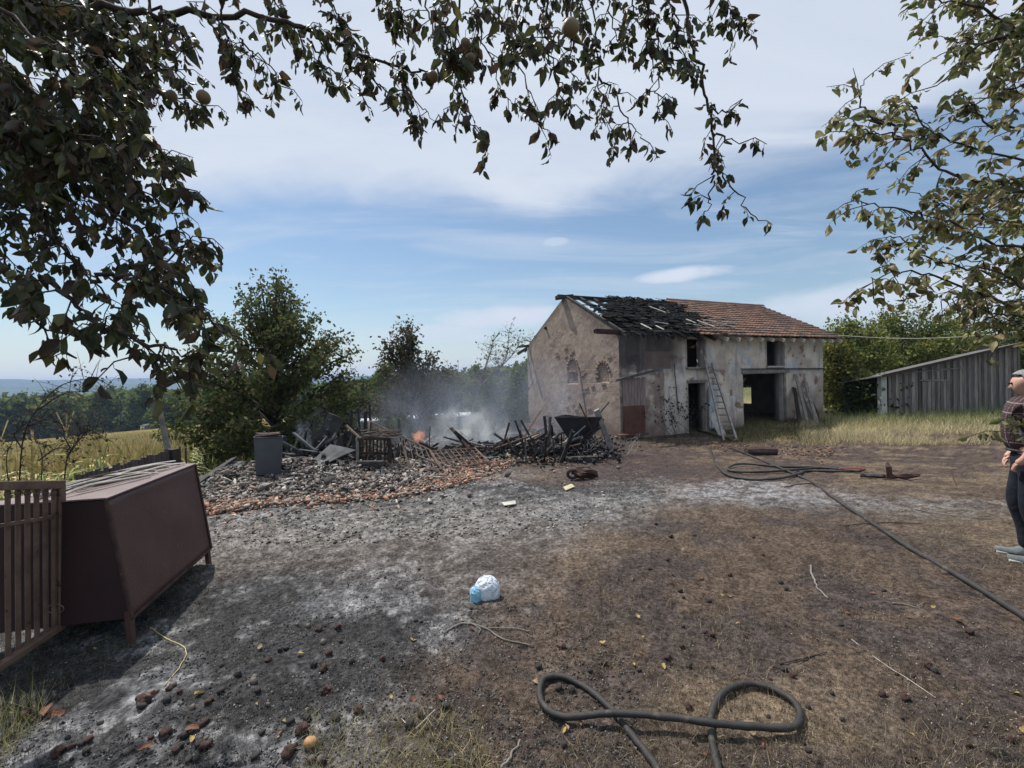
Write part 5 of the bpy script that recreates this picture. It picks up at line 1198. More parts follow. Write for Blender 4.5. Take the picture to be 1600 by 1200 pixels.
def fire(loc, size):
    mq = MB().box((0, 0, 0), (2, 2, 2)); me = bpy.data.meshes.new('fire'); me.from_pydata(mq.v, [], mq.f); m = bpy.data.materials.new('fire_glow'); m.use_nodes = True; t = m.node_tree; nn = t.nodes; ll = t.links
    nn.remove(nn['Principled BSDF']); pv = nn.new('ShaderNodeVolumePrincipled'); ll.new(pv.outputs[0], nn['Material Output'].inputs['Volume']); pv.inputs['Color'].default_value = (.7, .4, .3, 1); pv.inputs['Emission Color'].default_value = (1, .36, .17, 1)
    tcn = nn.new('ShaderNodeTexCoord'); mp = nn.new('ShaderNodeMapping'); mp.inputs['Scale'].default_value = (1, 1, .45); ll.new(tcn.outputs['Object'], mp.inputs[0])
    nz = nn.new('ShaderNodeTexNoise'); nz.inputs['Scale'].default_value = 2.6; nz.inputs['Detail'].default_value = 3; nz.inputs['Distortion'].default_value = .8; ll.new(mp.outputs[0], nz.inputs[0])
    ln = nn.new('ShaderNodeVectorMath'); ln.operation = 'LENGTH'; ll.new(tcn.outputs['Object'], ln.inputs[0])
    sp = nn.new('ShaderNodeMath'); sp.operation = 'MULTIPLY_ADD'; ll.new(ln.outputs['Value'], sp.inputs[0]); sp.inputs[1].default_value = -.5; ll.new(nz.outputs[0], sp.inputs[2])
    r_ = nn.new('ShaderNodeMapRange'); r_.inputs[1].default_value = .12; r_.inputs[2].default_value = .36; ll.new(sp.outputs[0], r_.inputs[0])
    for nm, kk in (('Density', 3.5), ('Emission Strength', 2.8)):
        b = nn.new('ShaderNodeMath'); b.operation = 'MULTIPLY'; ll.new(r_.outputs[0], b.inputs[0]); b.inputs[1].default_value = kk; ll.new(b.outputs[0], pv.inputs[nm])
    me.materials.append(m); o = bpy.data.objects.new('fire', me); C.objects.link(o); o.location = loc; o.scale = size; tag(o, 'small orange fire glowing at the foot of the smoke', 'fire')
fire(P(654, 682, 10.7), (.22, .14, .19))
hb = MB().box((0, 0, 0), (8800, 8800, 130)); me = bpy.data.meshes.new('haze'); me.from_pydata(hb.v, [], hb.f)
hm = bpy.data.materials.new('haze'); hm.use_nodes = True; hm.node_tree.nodes.remove(hm.node_tree.nodes['Principled BSDF']); pv = hm.node_tree.nodes.new('ShaderNodeVolumePrincipled')
pv.inputs['Color'].default_value = (.42, .60, 1, 1); pv.inputs['Density'].default_value = .00020; hm.node_tree.links.new(pv.outputs[0], hm.node_tree.nodes['Material Output'].inputs['Volume'])
me.materials.append(hm); o = bpy.data.objects.new('haze', me); C.objects.link(o); o.location = (0, 0, 39); tag(o, 'thin blue haze over the valley', kind='stuff')

# ------------------------------------------------------------------ hoses
def hose(name, pts, r, label, n=10, extra=None, cat='hose'):
    c = curve_pts(pts, n); rh_ = random.Random(len(pts)); c = [q_ + Vector((rh_.gauss(0, 1), rh_.gauss(0, 1), rh_.gauss(0, .5))) * r * .06 for q_ in c]; o = MB().tube(c, [r * (1 + .05 * sin(i_ * .7)) for i_ in range(len(c))], 11).build(name, m_hose, None, smooth=True, origin=tuple(c[0])); tag(o, label, cat); return o
hr = .0168
hp = [(1060, 1290), (1025, 1203), (985, 1150), (955, 1112), (918, 1080), (880, 1064), (852, 1066), (843, 1088), (852, 1112), (885, 1130), (960, 1133), (1040, 1140), (1110, 1150), (1180, 1153), (1235, 1148), (1250, 1128), (1240, 1103), (1205, 1082), (1165, 1075), (1130, 1090), (1113, 1115), (1111, 1150), (1122, 1205), (1140, 1290)]
lift = [0, 0, 0, 0, 0, .01, .01, .01, .01, .02, .045, .05, .05, .04, .02, .01, .01, .01, .01, .01, 0, -.0, 0, 0]
hose('rubber_hose', [G(a, b, hr * .8 + l) for (a, b), l in zip(hp, lift)], hr, 'thick dark rubber hose twisted into two loops in the foreground')
hp2 = [(1700, 1040), (1600, 968), (1500, 905), (1420, 858), (1360, 818), (1310, 785), (1270, 756), (1245, 744), (1180, 716), (1140, 700)]
hose('rubber_hose', [G(a, b, .02) for a, b in hp2], .021, 'grey hose running straight across the yard toward the right front')
hp3 = [(1108, 700), (1116, 722), (1134, 744), (1170, 751), (1215, 751), (1248, 744), (1262, 738), (1320, 739), (1350, 737), (1300, 732), (1250, 736), (1190, 741), (1145, 738), (1138, 733), (1160, 728), (1220, 731), (1280, 733), (1345, 740)]
hose('rubber_hose', [G(a, b, .025 + .01 * (i % 3)) for i, (a, b) in enumerate(hp3)], .022, 'dark hose coiled in long flat loops in front of the barn')
a_ = G(1312, 737, .05); o = MB().tube([a_, G(1330, 737, .05), G(1350, 738, .05)], [.03, .035, .025], 7).build('hose_nozzle', mat('red_paint', (.26, .06, .05), (.15, .04, .035), 6), None, origin=tuple(a_)); tag(o, 'red hose nozzle at the right end of the flat coil', 'nozzle')

# ------------------------------------------------------------------ bag
q = G(757, 936); e = empty('plastic_bag', q, 'crumpled white and turquoise plastic bag lying on the ash', 'bag')
def crumple(c, rx, ry, rz, seed, seg=30, rings=18, lo=.0):
    rg = random.Random(seed); ph = [(rg.uniform(2, 9), rg.uniform(0, 6), rg.uniform(2, 9), rg.uniform(0, 6)) for _ in range(7)]; m = MB()
    for i in range(rings + 1):
        t = pi * .5 * i / rings * 1.25
        for j in range(seg):
            a = 2 * pi * j / seg; w = 0
            for k_, (f1_, p1, f2_, p2) in enumerate(ph): w += abs(sin(f1_ * a + p1 + f2_ * t + p2)) / (1.6 + k_)
            k = .86 + .085 * w
            z = max(rz * cos(t) * k + .03, .0); m.v.append((c.x + rx * k * min(sin(t) + .2, 1.05) * cos(a), c.y + ry * k * min(sin(t) + .2, 1.05) * sin(a), c.z + z))
    for i in range(rings):
        for j in range(seg): j2 = (j + 1) % seg; m.f.append((i * seg + j, (i + 1) * seg + j, (i + 1) * seg + j2, i * seg + j2)); m.m.append(0)
    m.f.append(tuple(range(seg))); m.m.append(0)
    return m
mbag = mat('bag_white', (.74, .77, .82), (.5, .55, .62), 14, .4, .6, 26, spec=.5)
crumple(q + Vector((.02, .05, -.02)), .095, .08, .145, 4).build('white_bag', mbag, e)
crumple(q + Vector((-.065, .0, -.01)), .045, .05, .08, 9, 18, 10).build('turquoise_bag', mat('bag_teal', (.30, .60, .68), (.15, .3, .5), 12, .4, .5, 26, spec=.5), e)

# ------------------------------------------------------------------ fallen apples, leaves, twigs
def apple_mesh(seed, amp, m_):
    b = MB().blob((0, 0, 0), .5, 10, 7, amp, sq=(1, 1, .85), seed=seed); me = bpy.data.meshes.new('fallen_apple'); me.from_pydata(b.v, [], b.f); me.materials.append(m_); me.polygons.foreach_set('use_smooth', [True] * len(me.polygons)); return me
mk = mat('apple_black', (.025, .022, .022), (.05, .04, .04), 14, .6, .5, 30, spec=.4); mbn = mat('apple_brown', (.10, .045, .032), (.035, .022, .02), 9, .6, .6, 30, spec=.4)
mtn = mat('apple_tan', (.50, .30, .13), (.34, .18, .08), 6, .5, .3, 30, spec=.4); mg = mat('apple_grey', (.17, .14, .12), (.08, .07, .06), 6, .6, .3, 30)
AK = [('charred black fallen apple lying on the scorched ground', [apple_mesh(i, .16, mk) for i in range(3)]), ('shrivelled dark brown fallen apple lying on the scorched ground', [apple_mesh(10 + i, .30, mbn) for i in range(3)]), ('dull grey baked fallen apple lying on the scorched ground', [apple_mesh(20 + i, .05, mg) for i in range(2)])]
def where(px, py):
    q = []
    if py > 1040 and 830 < px < 1260: return 'by the two loops of the rubber hose'
    if px < 330 and py < 1080: return 'near the foot of the steel box'
    if px < 260: return 'in the lower left corner'
    if px < 560 and py > 1080: return 'near the round tan apple'
    if 600 < px < 860 and py < 1010: return 'near the plastic bag'
    if px < 620: return 'on the ash between the steel box and the bag'
    if px < 860: return 'below the crooked grey branch'
    if px > 1240 and py > 960: return 'in the lower right corner below the pale straw'
    if py < 900: return 'in the middle of the yard before the barn'
    if px > 1240: return 'around the bent pale stick'
    return 'on brown ground behind the rubber hose loops'
rg = random.Random(11); fixed = [(505, 1048, 1, .06), (505, 1006, 2, .05), (510, 1083, 1, .065), (560, 1113, 1, .055), (640, 1135, 0, .06), (697, 1106, 0, .058), (472, 1145, 1, .07), (452, 1180, 1, .075), (225, 1100, 1, .08), (372, 1056, 0, .05), (222, 1107, 0, .06), (258, 1150, 1, .07),
    (1063, 925, 0, .05), (1068, 935, 0, .035), (1108, 941, 0, .05), (1112, 995, 1, .055), (1065, 1012, 1, .045), (1043, 1030, 1, .055), (1076, 1042, 0, .055), (944, 1038, 1, .05), (922, 1050, 0, .04), (842, 1044, 0, .05), (880, 1012, 1, .04), (873, 1078, 0, .06), (893, 1080, 0, .05), (1015, 890, 0, .045), (1220, 912, 0, .05), (1228, 922, 0, .045), (1048, 840, 0, .06), (1085, 838, 0, .05), (1025, 820, 0, .05), (1225, 1048, 0, .045), (1238, 1058, 1, .045), (1450, 1043, 1, .055), (1460, 1050, 0, .045), (1415, 1093, 1, .05), (1515, 990, 1, .055), (1300, 1085, 0, .03), (995, 975, 1, .03), (480, 1125, 0, .05), (320, 1170, 1, .06), (90, 1180, 1, .06), (40, 1120, 1, .06)]
items = list(fixed)
for _ in range(110):
    x = rg.uniform(20, 560); y = rg.uniform(930, 1195)
    if y < 1190 - x * .45: continue
    items.append((x, y, rg.choice((0, 0, 0, 1, 2)), rg.uniform(.03, .055)))
for _ in range(45): items.append((rg.uniform(560, 1580), rg.uniform(830, 1195), rg.choice((0, 0, 1)), rg.uniform(.02, .045)))
for (x, y, k, d) in items:
    d *= .85
    p_ = G(x, y); o = bpy.data.objects.new('fallen_apple', rg.choice(AK[k][1])); C.objects.link(o)
    o.location = p_ + Vector((0, 0, d * .30)); o.scale = (d, d * rg.uniform(.85, 1.05), d * rg.uniform(.75, 1)); o.rotation_euler = (rg.uniform(-.8, .8), rg.uniform(-.8, .8), rg.uniform(0, 6)); w_ = where(x, y); nm_ = ('small charred black', 'shrivelled brown', 'dull grey baked')[k]; tag(o, nm_ + ' fallen apple ' + w_, 'apple', nm_ + ' apples ' + w_)
p_ = G(485, 1168); o = bpy.data.objects.new('fallen_apple', apple_mesh(31, .03, mtn)); C.objects.link(o); o.location = p_ + Vector((0, 0, .025)); o.scale = (.062, .055, .055); tag(o, 'round tan apple beside straw at the bottom edge of the ground', 'apple')
# leaf templates (curled, wilted)
def leaf_tpl(seed, curl=1.0, fold=.5, wid=.30):
    r = random.Random(seed); v = []; f = []; n = 5; tw_ = r.uniform(-.6, .6); cz = r.uniform(-.35, .35) * curl; fd = fold * r.uniform(.5, 1.5)
    for i in range(n + 1):
        t = i / n; w = wid * (sin(pi * min(t * 1.0, 1) ** .75) ** .8) * (1 - .1 * t) if 0 < i < n else .015
        w *= r.uniform(.8, 1.15); x = t * (1 - .12 * abs(cz)); z = cz * (t * t) + .12 * sin(t * 4 + seed); a = tw_ * t
        for s in (-1, -.5, 0, .5, 1):
            zz_ = fd * w * abs(s) ** 1.5 * (1 + .3 * sin(seed + i * 2 + s)); yy = s * w * cos(fd * .8 * abs(s)); v.append((x + (r.uniform(-.02, .02) if abs(s) == 1 else 0), yy * cos(a) - zz_ * sin(a), z + yy * sin(a) + zz_ * cos(a)))
    for i in range(n):
        for j in range(4): f.append((i * 5 + j, i * 5 + j + 1, (i + 1) * 5 + j + 1, (i + 1) * 5 + j))
    return np.array(v), np.array(f)
LT = [leaf_tpl(s) for s in range(8)]
ml = {k: mat('fallen_leaf_' + k, c, tuple(.6 * x for x in c), 20, .6, .3, 60, transl=.15) for k, c in dict(yellow=(.50, .38, .13), brown=(.24, .11, .07), tan=(.38, .28, .17)).items()}
LM = {}
for k in ml:
    LM[k] = []
    for i in range(3):
        me = bpy.data.meshes.new('fallen_leaf'); me.from_pydata([tuple(q_) for q_ in LT[i][0]], [], [tuple(map(int, q_)) for q_ in LT[i][1]]); me.materials.append(ml[k]); LM[k].append(me)
LF = [(303, 1091, 'yellow', .07), (302, 1155, 'yellow', .05), (240, 1170, 'brown', .07), (405, 1018, 'tan', .05), (403, 1100, 'tan', .03), (640, 1000, 'tan', .05), (1000, 968, 'yellow', .045), (936, 1007, 'yellow', .045), (988, 1039, 'yellow', .035), (1036, 1040, 'yellow', .045), (883, 1140, 'yellow', .045), (835, 1065, 'tan', .05), (1232, 858, 'yellow', .04), (1490, 968, 'brown', .07), (1595, 1088, 'yellow', .06), (1598, 1150, 'yellow', .06), (612, 1095, 'yellow', .03), (575, 1150, 'tan', .03), (1065, 863, 'tan', .06), (1150, 978, 'tan', .03), (68, 1125, 'brown', .1), (75, 1118, 'brown', .09), (285, 1150, 'brown', .08), (230, 1092, 'brown', .08), (515, 1078, 'brown', .06), (720, 1020, 'tan', .035), (1320, 960, 'brown', .04)]
for _ in range(60): LF.append((rg.uniform(40, 1590), rg.uniform(860, 1195), rg.choice(('tan', 'brown', 'brown', 'yellow')), rg.uniform(.02, .045)))
for (x, y, k, s) in LF:
    p_ = G(x, y, .012); o = bpy.data.objects.new('fallen_leaf', rg.choice(LM[k])); C.objects.link(o); o.location = p_; o.scale = (s, s, s); o.rotation_euler = (rg.uniform(-.5, .5), rg.uniform(-.4, .4), rg.uniform(0, 6.3))
    w_ = where(x, y); tag(o, 'curled %s dry leaf %s' % (k, w_), 'leaf', '%s dry leaves %s' % (k, w_))
def stick(pts, r, m_, label, cat='stick', forks=()):
    r *= .62; c = curve_pts([G(x, y, r * .7 + .004) for x, y in pts], 5); c = [q_ + Vector((random.uniform(-1, 1), random.uniform(-1, 1), 0)) * r * .9 for q_ in c]; o = MB().tube(c, [r * (1 - .4 * i / len(c)) for i in range(len(c))], 6, jit=.15)
    for fk in forks:
        d = curve_pts([G(x, y, r * .5 + .01) for x, y in fk], 4); o.tube(d, [r * .6] * len(d), 5)
    o = o.build('twig', m_, None, smooth=True, origin=tuple(c[0])); tag(o, label, cat)
stick([(1268, 886), (1271, 905), (1280, 922), (1294, 937)], .014, m_greywood, 'bent pale stick lying left of the straight hose')
stick([(1394, 943), (1415, 946), (1432, 951), (1449, 958)], .007, m_greywood, 'short thin twig below the straight hose', forks=[[(1432, 951), (1443, 944)]])
stick([(1219, 1039), (1245, 1033), (1262, 1029), (1291, 1021)], .007, m_darkwood, 'dark forked twig right of the ground centre', forks=[[(1245, 1038), (1262, 1029)]])
stick([(1330, 1000), (1380, 1038), (1420, 1063), (1462, 1092)], .004, m_palewood, 'long straight pale straw stalk at the lower right', 'straw')
stick([(697, 988), (715, 978), (735, 976), (760, 984), (785, 1000), (830, 1010)], .010, m_greywood, 'grey crooked branch with side twigs below the bag', forks=[[(735, 976), (750, 985), (748, 992)], [(760, 984), (800, 984), (830, 990)]])
stick([(784, 1205), (800, 1180), (813, 1160)], .011, m_greywood, 'short stick pointing up at the bottom edge right of centre')
stick([(235, 982), (262, 1000), (290, 1015), (283, 1040), (255, 1075)], .006, mat('straw', (.55, .48, .22), (.4, .33, .15), 5), 'long yellow bent stalk lying right of the steel box foot', 'straw')
stick([(430, 1200), (455, 1168), (480, 1150)], .006, m_greywood, 'thin grey twig at the bottom left by the tan apple')
stick([(1175, 748), (1185, 758), (1190, 765)], .007, m_darkwood, 'small dark twig inside the pale ash patch')
stick([(1225, 762), (1250, 757), (1278, 756)], .012, m_darkwood, 'dark stick under the flat hose coil')
stick([(1318, 823), (1370, 818), (1440, 819)], .010, m_darkwood, 'thin dark stick crossing under the straight hose')
stick([(1430, 797), (1470, 804), (1550, 812)], .012, m_greywood, 'long grey stick near the standing man')
stick([(1485, 735), (1495, 760), (1508, 785)], .009, m_darkwood, 'dark upright twig shape left of the standing man')
stick([(936, 890), (938, 930), (942, 975)], .004, m_darkwood, 'thin dark stem lying straight in the middle of the yard')
stick([(640, 1140), (628, 1125)], .005, m_palewood, 'pair of pale stems crossing a black apple', forks=[[(650, 1142), (680, 1112)]])

# ground litter: stubble, straw, crumbs
BL = (np.array([(-.5, 0, 0), (.5, 0, 0), (.25, .15, .55), (-.25, .15, .55), (.02, .5, 1.0), (-.02, .5, 1.0)]), np.array([(0, 1, 2, 3), (3, 2, 4, 5)]))
def blades(name, xy, hgt, wid, cols, label, seed, lay=.5, p=None):
    rg_ = np.random.default_rng(seed); x, y = xy; n = len(x); z = height(x, y); a = rg_.uniform(0, 6.283, n); tl = np.abs(rg_.normal(size=n)) * lay
    up = np.stack([np.sin(tl) * np.cos(a), np.sin(tl) * np.sin(a), np.cos(tl)], 1); b_ = rg_.uniform(0, 6.283, n); side = np.stack([np.cos(b_), np.sin(b_), np.zeros(n)], 1)
    yv = np.cross(up, side); yv /= np.linalg.norm(yv, axis=1, keepdims=True); xv = np.cross(yv, up); rot = np.stack([xv, yv, up], 2)
    h = hgt * rg_.uniform(.35, 1.4, n); w = wid * rg_.uniform(.6, 1.4, n)
    v, f, c = scatter([BL], np.stack([x, y, z - .004], 1), rot, np.stack([w, h, h], 1), pick(cols, n, rg_, .3, p), rng=rg_)
    o = np_mesh(name, v, f, m_grass, col=c); tag(o, label, kind='stuff'); return o
def px_area(n, x0, x1, y0, y1, rg_, f=None):
    px = rg_.uniform(x0, x1, n); py = rg_.uniform(y0, y1, n)
    if f is not None: k = f(px, py); px, py = px[k], py[k]
    x, y, z = Gn(px, py); return x, y
rg_ = np.random.default_rng(2)
x, y = px_area(95000, -60, 1660, 760, 1290, rg_); k = fbm(x, y, .35, 3, 5) > .42
blades('burnt_grass', (x[k], y[k]), .030, .0021, [(.05, .048, .046), (.10, .09, .08), (.20, .17, .13), (.02, .02, .02), (.36, .32, .26)], 'short scorched grass stubble over the whole yard', 3, .9)
x, y = px_area(26000, 760, 1660, 700, 1290, rg_, lambda a, b: (a > 900) | (b > 1100)); k = fbm(x, y, .6, 3, 15) > .5
blades('dry_grass', (x[k], y[k]), .055, .0026, [(.30, .24, .14), (.22, .17, .10), (.42, .35, .22), (.12, .09, .055)], 'trampled dry straw grass on the right half of the yard', 4, 1.3)
x, y = px_area(2600, 470, 760, 1120, 1290, rg_); 
blades('straw_patch', (x, y), .09, .0022, [(.52, .43, .24), (.4, .36, .16), (.3, .27, .12)], 'patch of pale straw at the bottom edge near the tan apple', 5, 1.3)
x, y = px_area(420, -20, 70, 1100, 1200, rg_, lambda a, b: a < 40 + (1160 - b)); 
blades('straw_tuft', (x, y), .13, .002, [(.55, .47, .2), (.45, .42, .16)], 'yellow grass tuft at the lower left corner', 6, .9)
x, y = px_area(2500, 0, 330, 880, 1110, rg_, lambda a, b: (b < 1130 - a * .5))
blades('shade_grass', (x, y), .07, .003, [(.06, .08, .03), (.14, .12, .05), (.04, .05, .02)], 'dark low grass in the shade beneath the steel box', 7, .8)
x, y = px_area(3000, 900, 1340, 668, 702, rg_); 
x2, y2 = px_area(9000, 1130, 1300, 655, 692, rg_); k2 = fbm(x2, y2, .5, 3, 5) > .35
blades('weeds', (np.concatenate([x2[k2]]), np.concatenate([y2[k2]])), .20, .008, [(.06, .08, .03), (.08, .095, .035), (.12, .11, .05)], 'green weeds growing along the foot of the barn doorways', 8, .5)
blades('dry_weeds', (x, y), .28, .006, [(.20, .17, .09), (.12, .11, .06), (.3, .25, .14), (.1, .06, .05)], 'dry brown weeds along the barn foot and wheelbarrow', 9, .6)
x, y = px_area(30000, 1250, 1680, 640, 696, rg_); k3 = fbm(x, y, 1.0, 3, 19) > .40; x, y = x[k3], y[k3]
blades('tall_dry_grass', (x, y), .23, .009, [(.62, .52, .31), (.52, .45, .26), (.40, .37, .18), (.70, .60, .40)], 'tall straw coloured grass before the plank shed', 10, .5)
x, y = px_area(6000, 1290, 1680, 630, 668, rg_)
blades('shed_weeds', (x, y), .42, .012, [(.14, .21, .07), (.22, .27, .10), (.10, .14, .05)], 'green weeds along the foot of the plank shed', 11, .45)
rgx = np.random.default_rng(15); n = 9000; xx = rgx.uniform(-14, -4.2, n); yy = rgx.uniform(4, 22, n); d_ = (xx + 4.6) * -.87 + (yy - 12) * .5; k = (d_ > -.6) & (d_ < 5) | ((xx < -4.9) & (yy < 9))
blades('bank_grass', (xx[k], yy[k]), .20, .008, [(.16, .17, .06), (.30, .26, .12), (.22, .22, .08), (.4, .34, .18)], 'tall green and straw grass on the bank behind the fence', 16, .5)
def crumbs(name, n, x0, x1, y0, y1, s, cols, label, seed, f=None, thr=.4):
    rg_ = np.random.default_rng(seed); x, y = px_area(n, x0, x1, y0, y1, rg_, f); k = fbm(x, y, .3, 3, seed) > thr; x, y = x[k], y[k]; n = len(x)
    sz = s * rg_.uniform(.3, 1.4, n) ** 1.6; v, f_, c = scatter(SHARDS, np.stack([x, y, height(x, y) + sz * .1], 1), rnd_rot(n, rg_), np.stack([sz, sz * .8, sz * .35], 1), pick(cols, n, rg_, .35), rng=rg_)
    o = np_mesh(name, v, f_, m_rubble, col=c); tag(o, label, kind='stuff')
crumbs('charcoal_crumbs', 26000, -40, 1000, 800, 1260, .012, [(.03, .03, .03), (.05, .05, .05), (.10, .10, .10), (.22, .22, .22), (.02, .02, .02)], 'charcoal and ash crumbs on the left half of the yard', 21, lambda a, b: b > 700 + a * .3)
crumbs('soil_crumbs', 16000, 500, 1650, 780, 1260, .009, [(.10, .075, .06), (.2, .16, .12), (.05, .04, .035), (.34, .29, .23)], 'small clods and grit on the brown half of the yard', 22)
x, y = px_area(260, 960, 1110, 1045, 1110, rg_); 

# dark climbing weed before the facade
def weed(name, base, top, n, label, cols, r=.006, leafn=60, ls=.07, spread=.5, seed=1, m_=None, cat='plant'):
    rd = random.Random(seed); e = empty(name, base, label, cat); mb = MB(); L_ = []
    for k in range(n):
        a = base + Vector((rd.uniform(-.2, .2) * spread, rd.uniform(-.1, .1), 0)); b = top + Vector((rd.uniform(-.6, .6) * spread, rd.uniform(-.2, .2), rd.uniform(-.45, .1) * (top - base).length))
        pts = curve_pts([a, a.lerp(b, .35) + Vector((rd.uniform(-.1, .1), 0, .05)), a.lerp(b, .7) + Vector((rd.uniform(-.12, .12), 0, .05)), b], 4)
        mb.tube(pts, [r * (1 - .7 * i / len(pts)) for i in range(len(pts))], 4); L_ += pts[4:]
    mb.build('stem', m_ or m_bark, e, smooth=True)
    if leafn:
        g_ = np.random.default_rng(seed); Q = np.array([tuple(q_) for q_ in L_]); p = Q[g_.integers(0, len(Q), leafn)] + g_.normal(size=(leafn, 3)) * np.array((.07, .04, .06)); leafcloud('foliage', p, ls, cols, e, seed, droop=.8)
    return e
DK = [(.06, .045, .035), (.09, .065, .05), (.04, .036, .03)]
for k, (u, w, nl, lab) in enumerate(((1.75, 1.3, 120, 'dark wilted weed before the sooty plaster left of the doorway'), (2.25, 1.7, 170, 'largest dark wilted climbing weed between rusty panel and doorway'), (2.85, 1.35, 130, 'dark wilted weed right at the doorway edge'))):
    b_ = gz(bw(u, -.7, 0)); weed('wilted_weed', b_, bw(u - .1, -.5, w), 6, lab, DK, leafn=int(nl * .75), ls=.07, seed=30 + k, spread=1.7)
weed('dry_plant', gz(bw(3.6, -.6, 0)), bw(3.7, -.4, 1.7), 6, 'bare pale stems growing in the narrow doorway', DK, leafn=0, m_=m_greywood, r=.012, seed=40)
for k, (px, lab) in enumerate(((915, 'pale dry stalks before the wheelbarrow'), (942, 'pale dry stalks at the foot of the bleached plank'), (985, 'pale dry stalks below the rusty panel'))):
    b_ = G(px, 712); weed('dry_stalks', b_, b_ + Vector((.05, 0, .6)), 9, lab, DK, leafn=0, m_=m_palewood, r=.006, seed=45 + k, spread=.6)
# dead weeds at the left before the cornfield
def arch(base, pts, label, seed, nl=80):
    rd = random.Random(seed); e = empty('dead_bush', base, label, 'bush'); mb = MB(); T = []
    for ln in pts:
        c = curve_pts([P(*q_) for q_ in ln], 5); mb.tube(c, [.010 * (1 - .75 * i / len(c)) for i in range(len(c))], 4)
        for i in range(2, len(c)):
            for _ in range(2):
                d = Vector((rd.uniform(-.6, 1), rd.uniform(-.3, .3), rd.uniform(-.5, .6))).normalized() * rd.uniform(.1, .35); mb.tube([c[i], c[i] + d * .6 + Vector((0, 0, .02)), c[i] + d], [.003, .002, .001], 3); T += [c[i] + d, c[i] + d * .5]
    mb.build('stem', m_bark, e, smooth=True); g_ = np.random.default_rng(seed); Q = np.array([tuple(q_) for q_ in T]); leafcloud('foliage', Q[g_.integers(0, len(Q), nl)] + g_.normal(size=(nl, 3)) * .02, .028, [(.10, .07, .05), (.08, .06, .045), (.14, .10, .07)], e, seed)
arch(gz(P(30, 760, 4.8)), [[(28, 800, 4.8), (34, 700, 4.8), (45, 660, 4.8), (70, 625, 4.8), (100, 600, 4.8), (150, 592, 4.9), (180, 610, 5.0)], [(45, 665, 4.8), (75, 655, 4.8), (110, 670, 4.9)], [(60, 640, 4.8), (100, 615, 4.8), (140, 612, 5)], [(34, 700, 4.8), (22, 680, 4.8), (30, 672, 4.8)]], 'tall thin arching dead weed at the far left over the gate', 51, 170)
arch(gz(P(100, 760, 5.2)), [[(98, 800, 5.2), (104, 720, 5.2), (120, 690, 5.2), (125, 672, 5.2), (110, 650, 5.2), (95, 640, 5.2)], [(122, 680, 5.2), (140, 672, 5.2), (175, 690, 5.2)], [(104, 715, 5.2), (130, 680, 5.2), (150, 668, 5.2)], [(110, 700, 5.2), (90, 672, 5.2), (55, 668, 5.2)]], 'brown tangled dead weed between the gate and the picket fence', 52, 260)
arch(gz(P(30, 745, 5.6)), [[(20, 800, 5.6), (10, 720, 5.6), (20, 690, 5.6)], [(60, 800, 5.6), (66, 720, 5.6), (60, 695, 5.6)], [(60, 720, 5.6), (90, 700, 5.6), (120, 705, 5.6)]], 'low brown dead weed behind the left end of the gate', 53, 200)

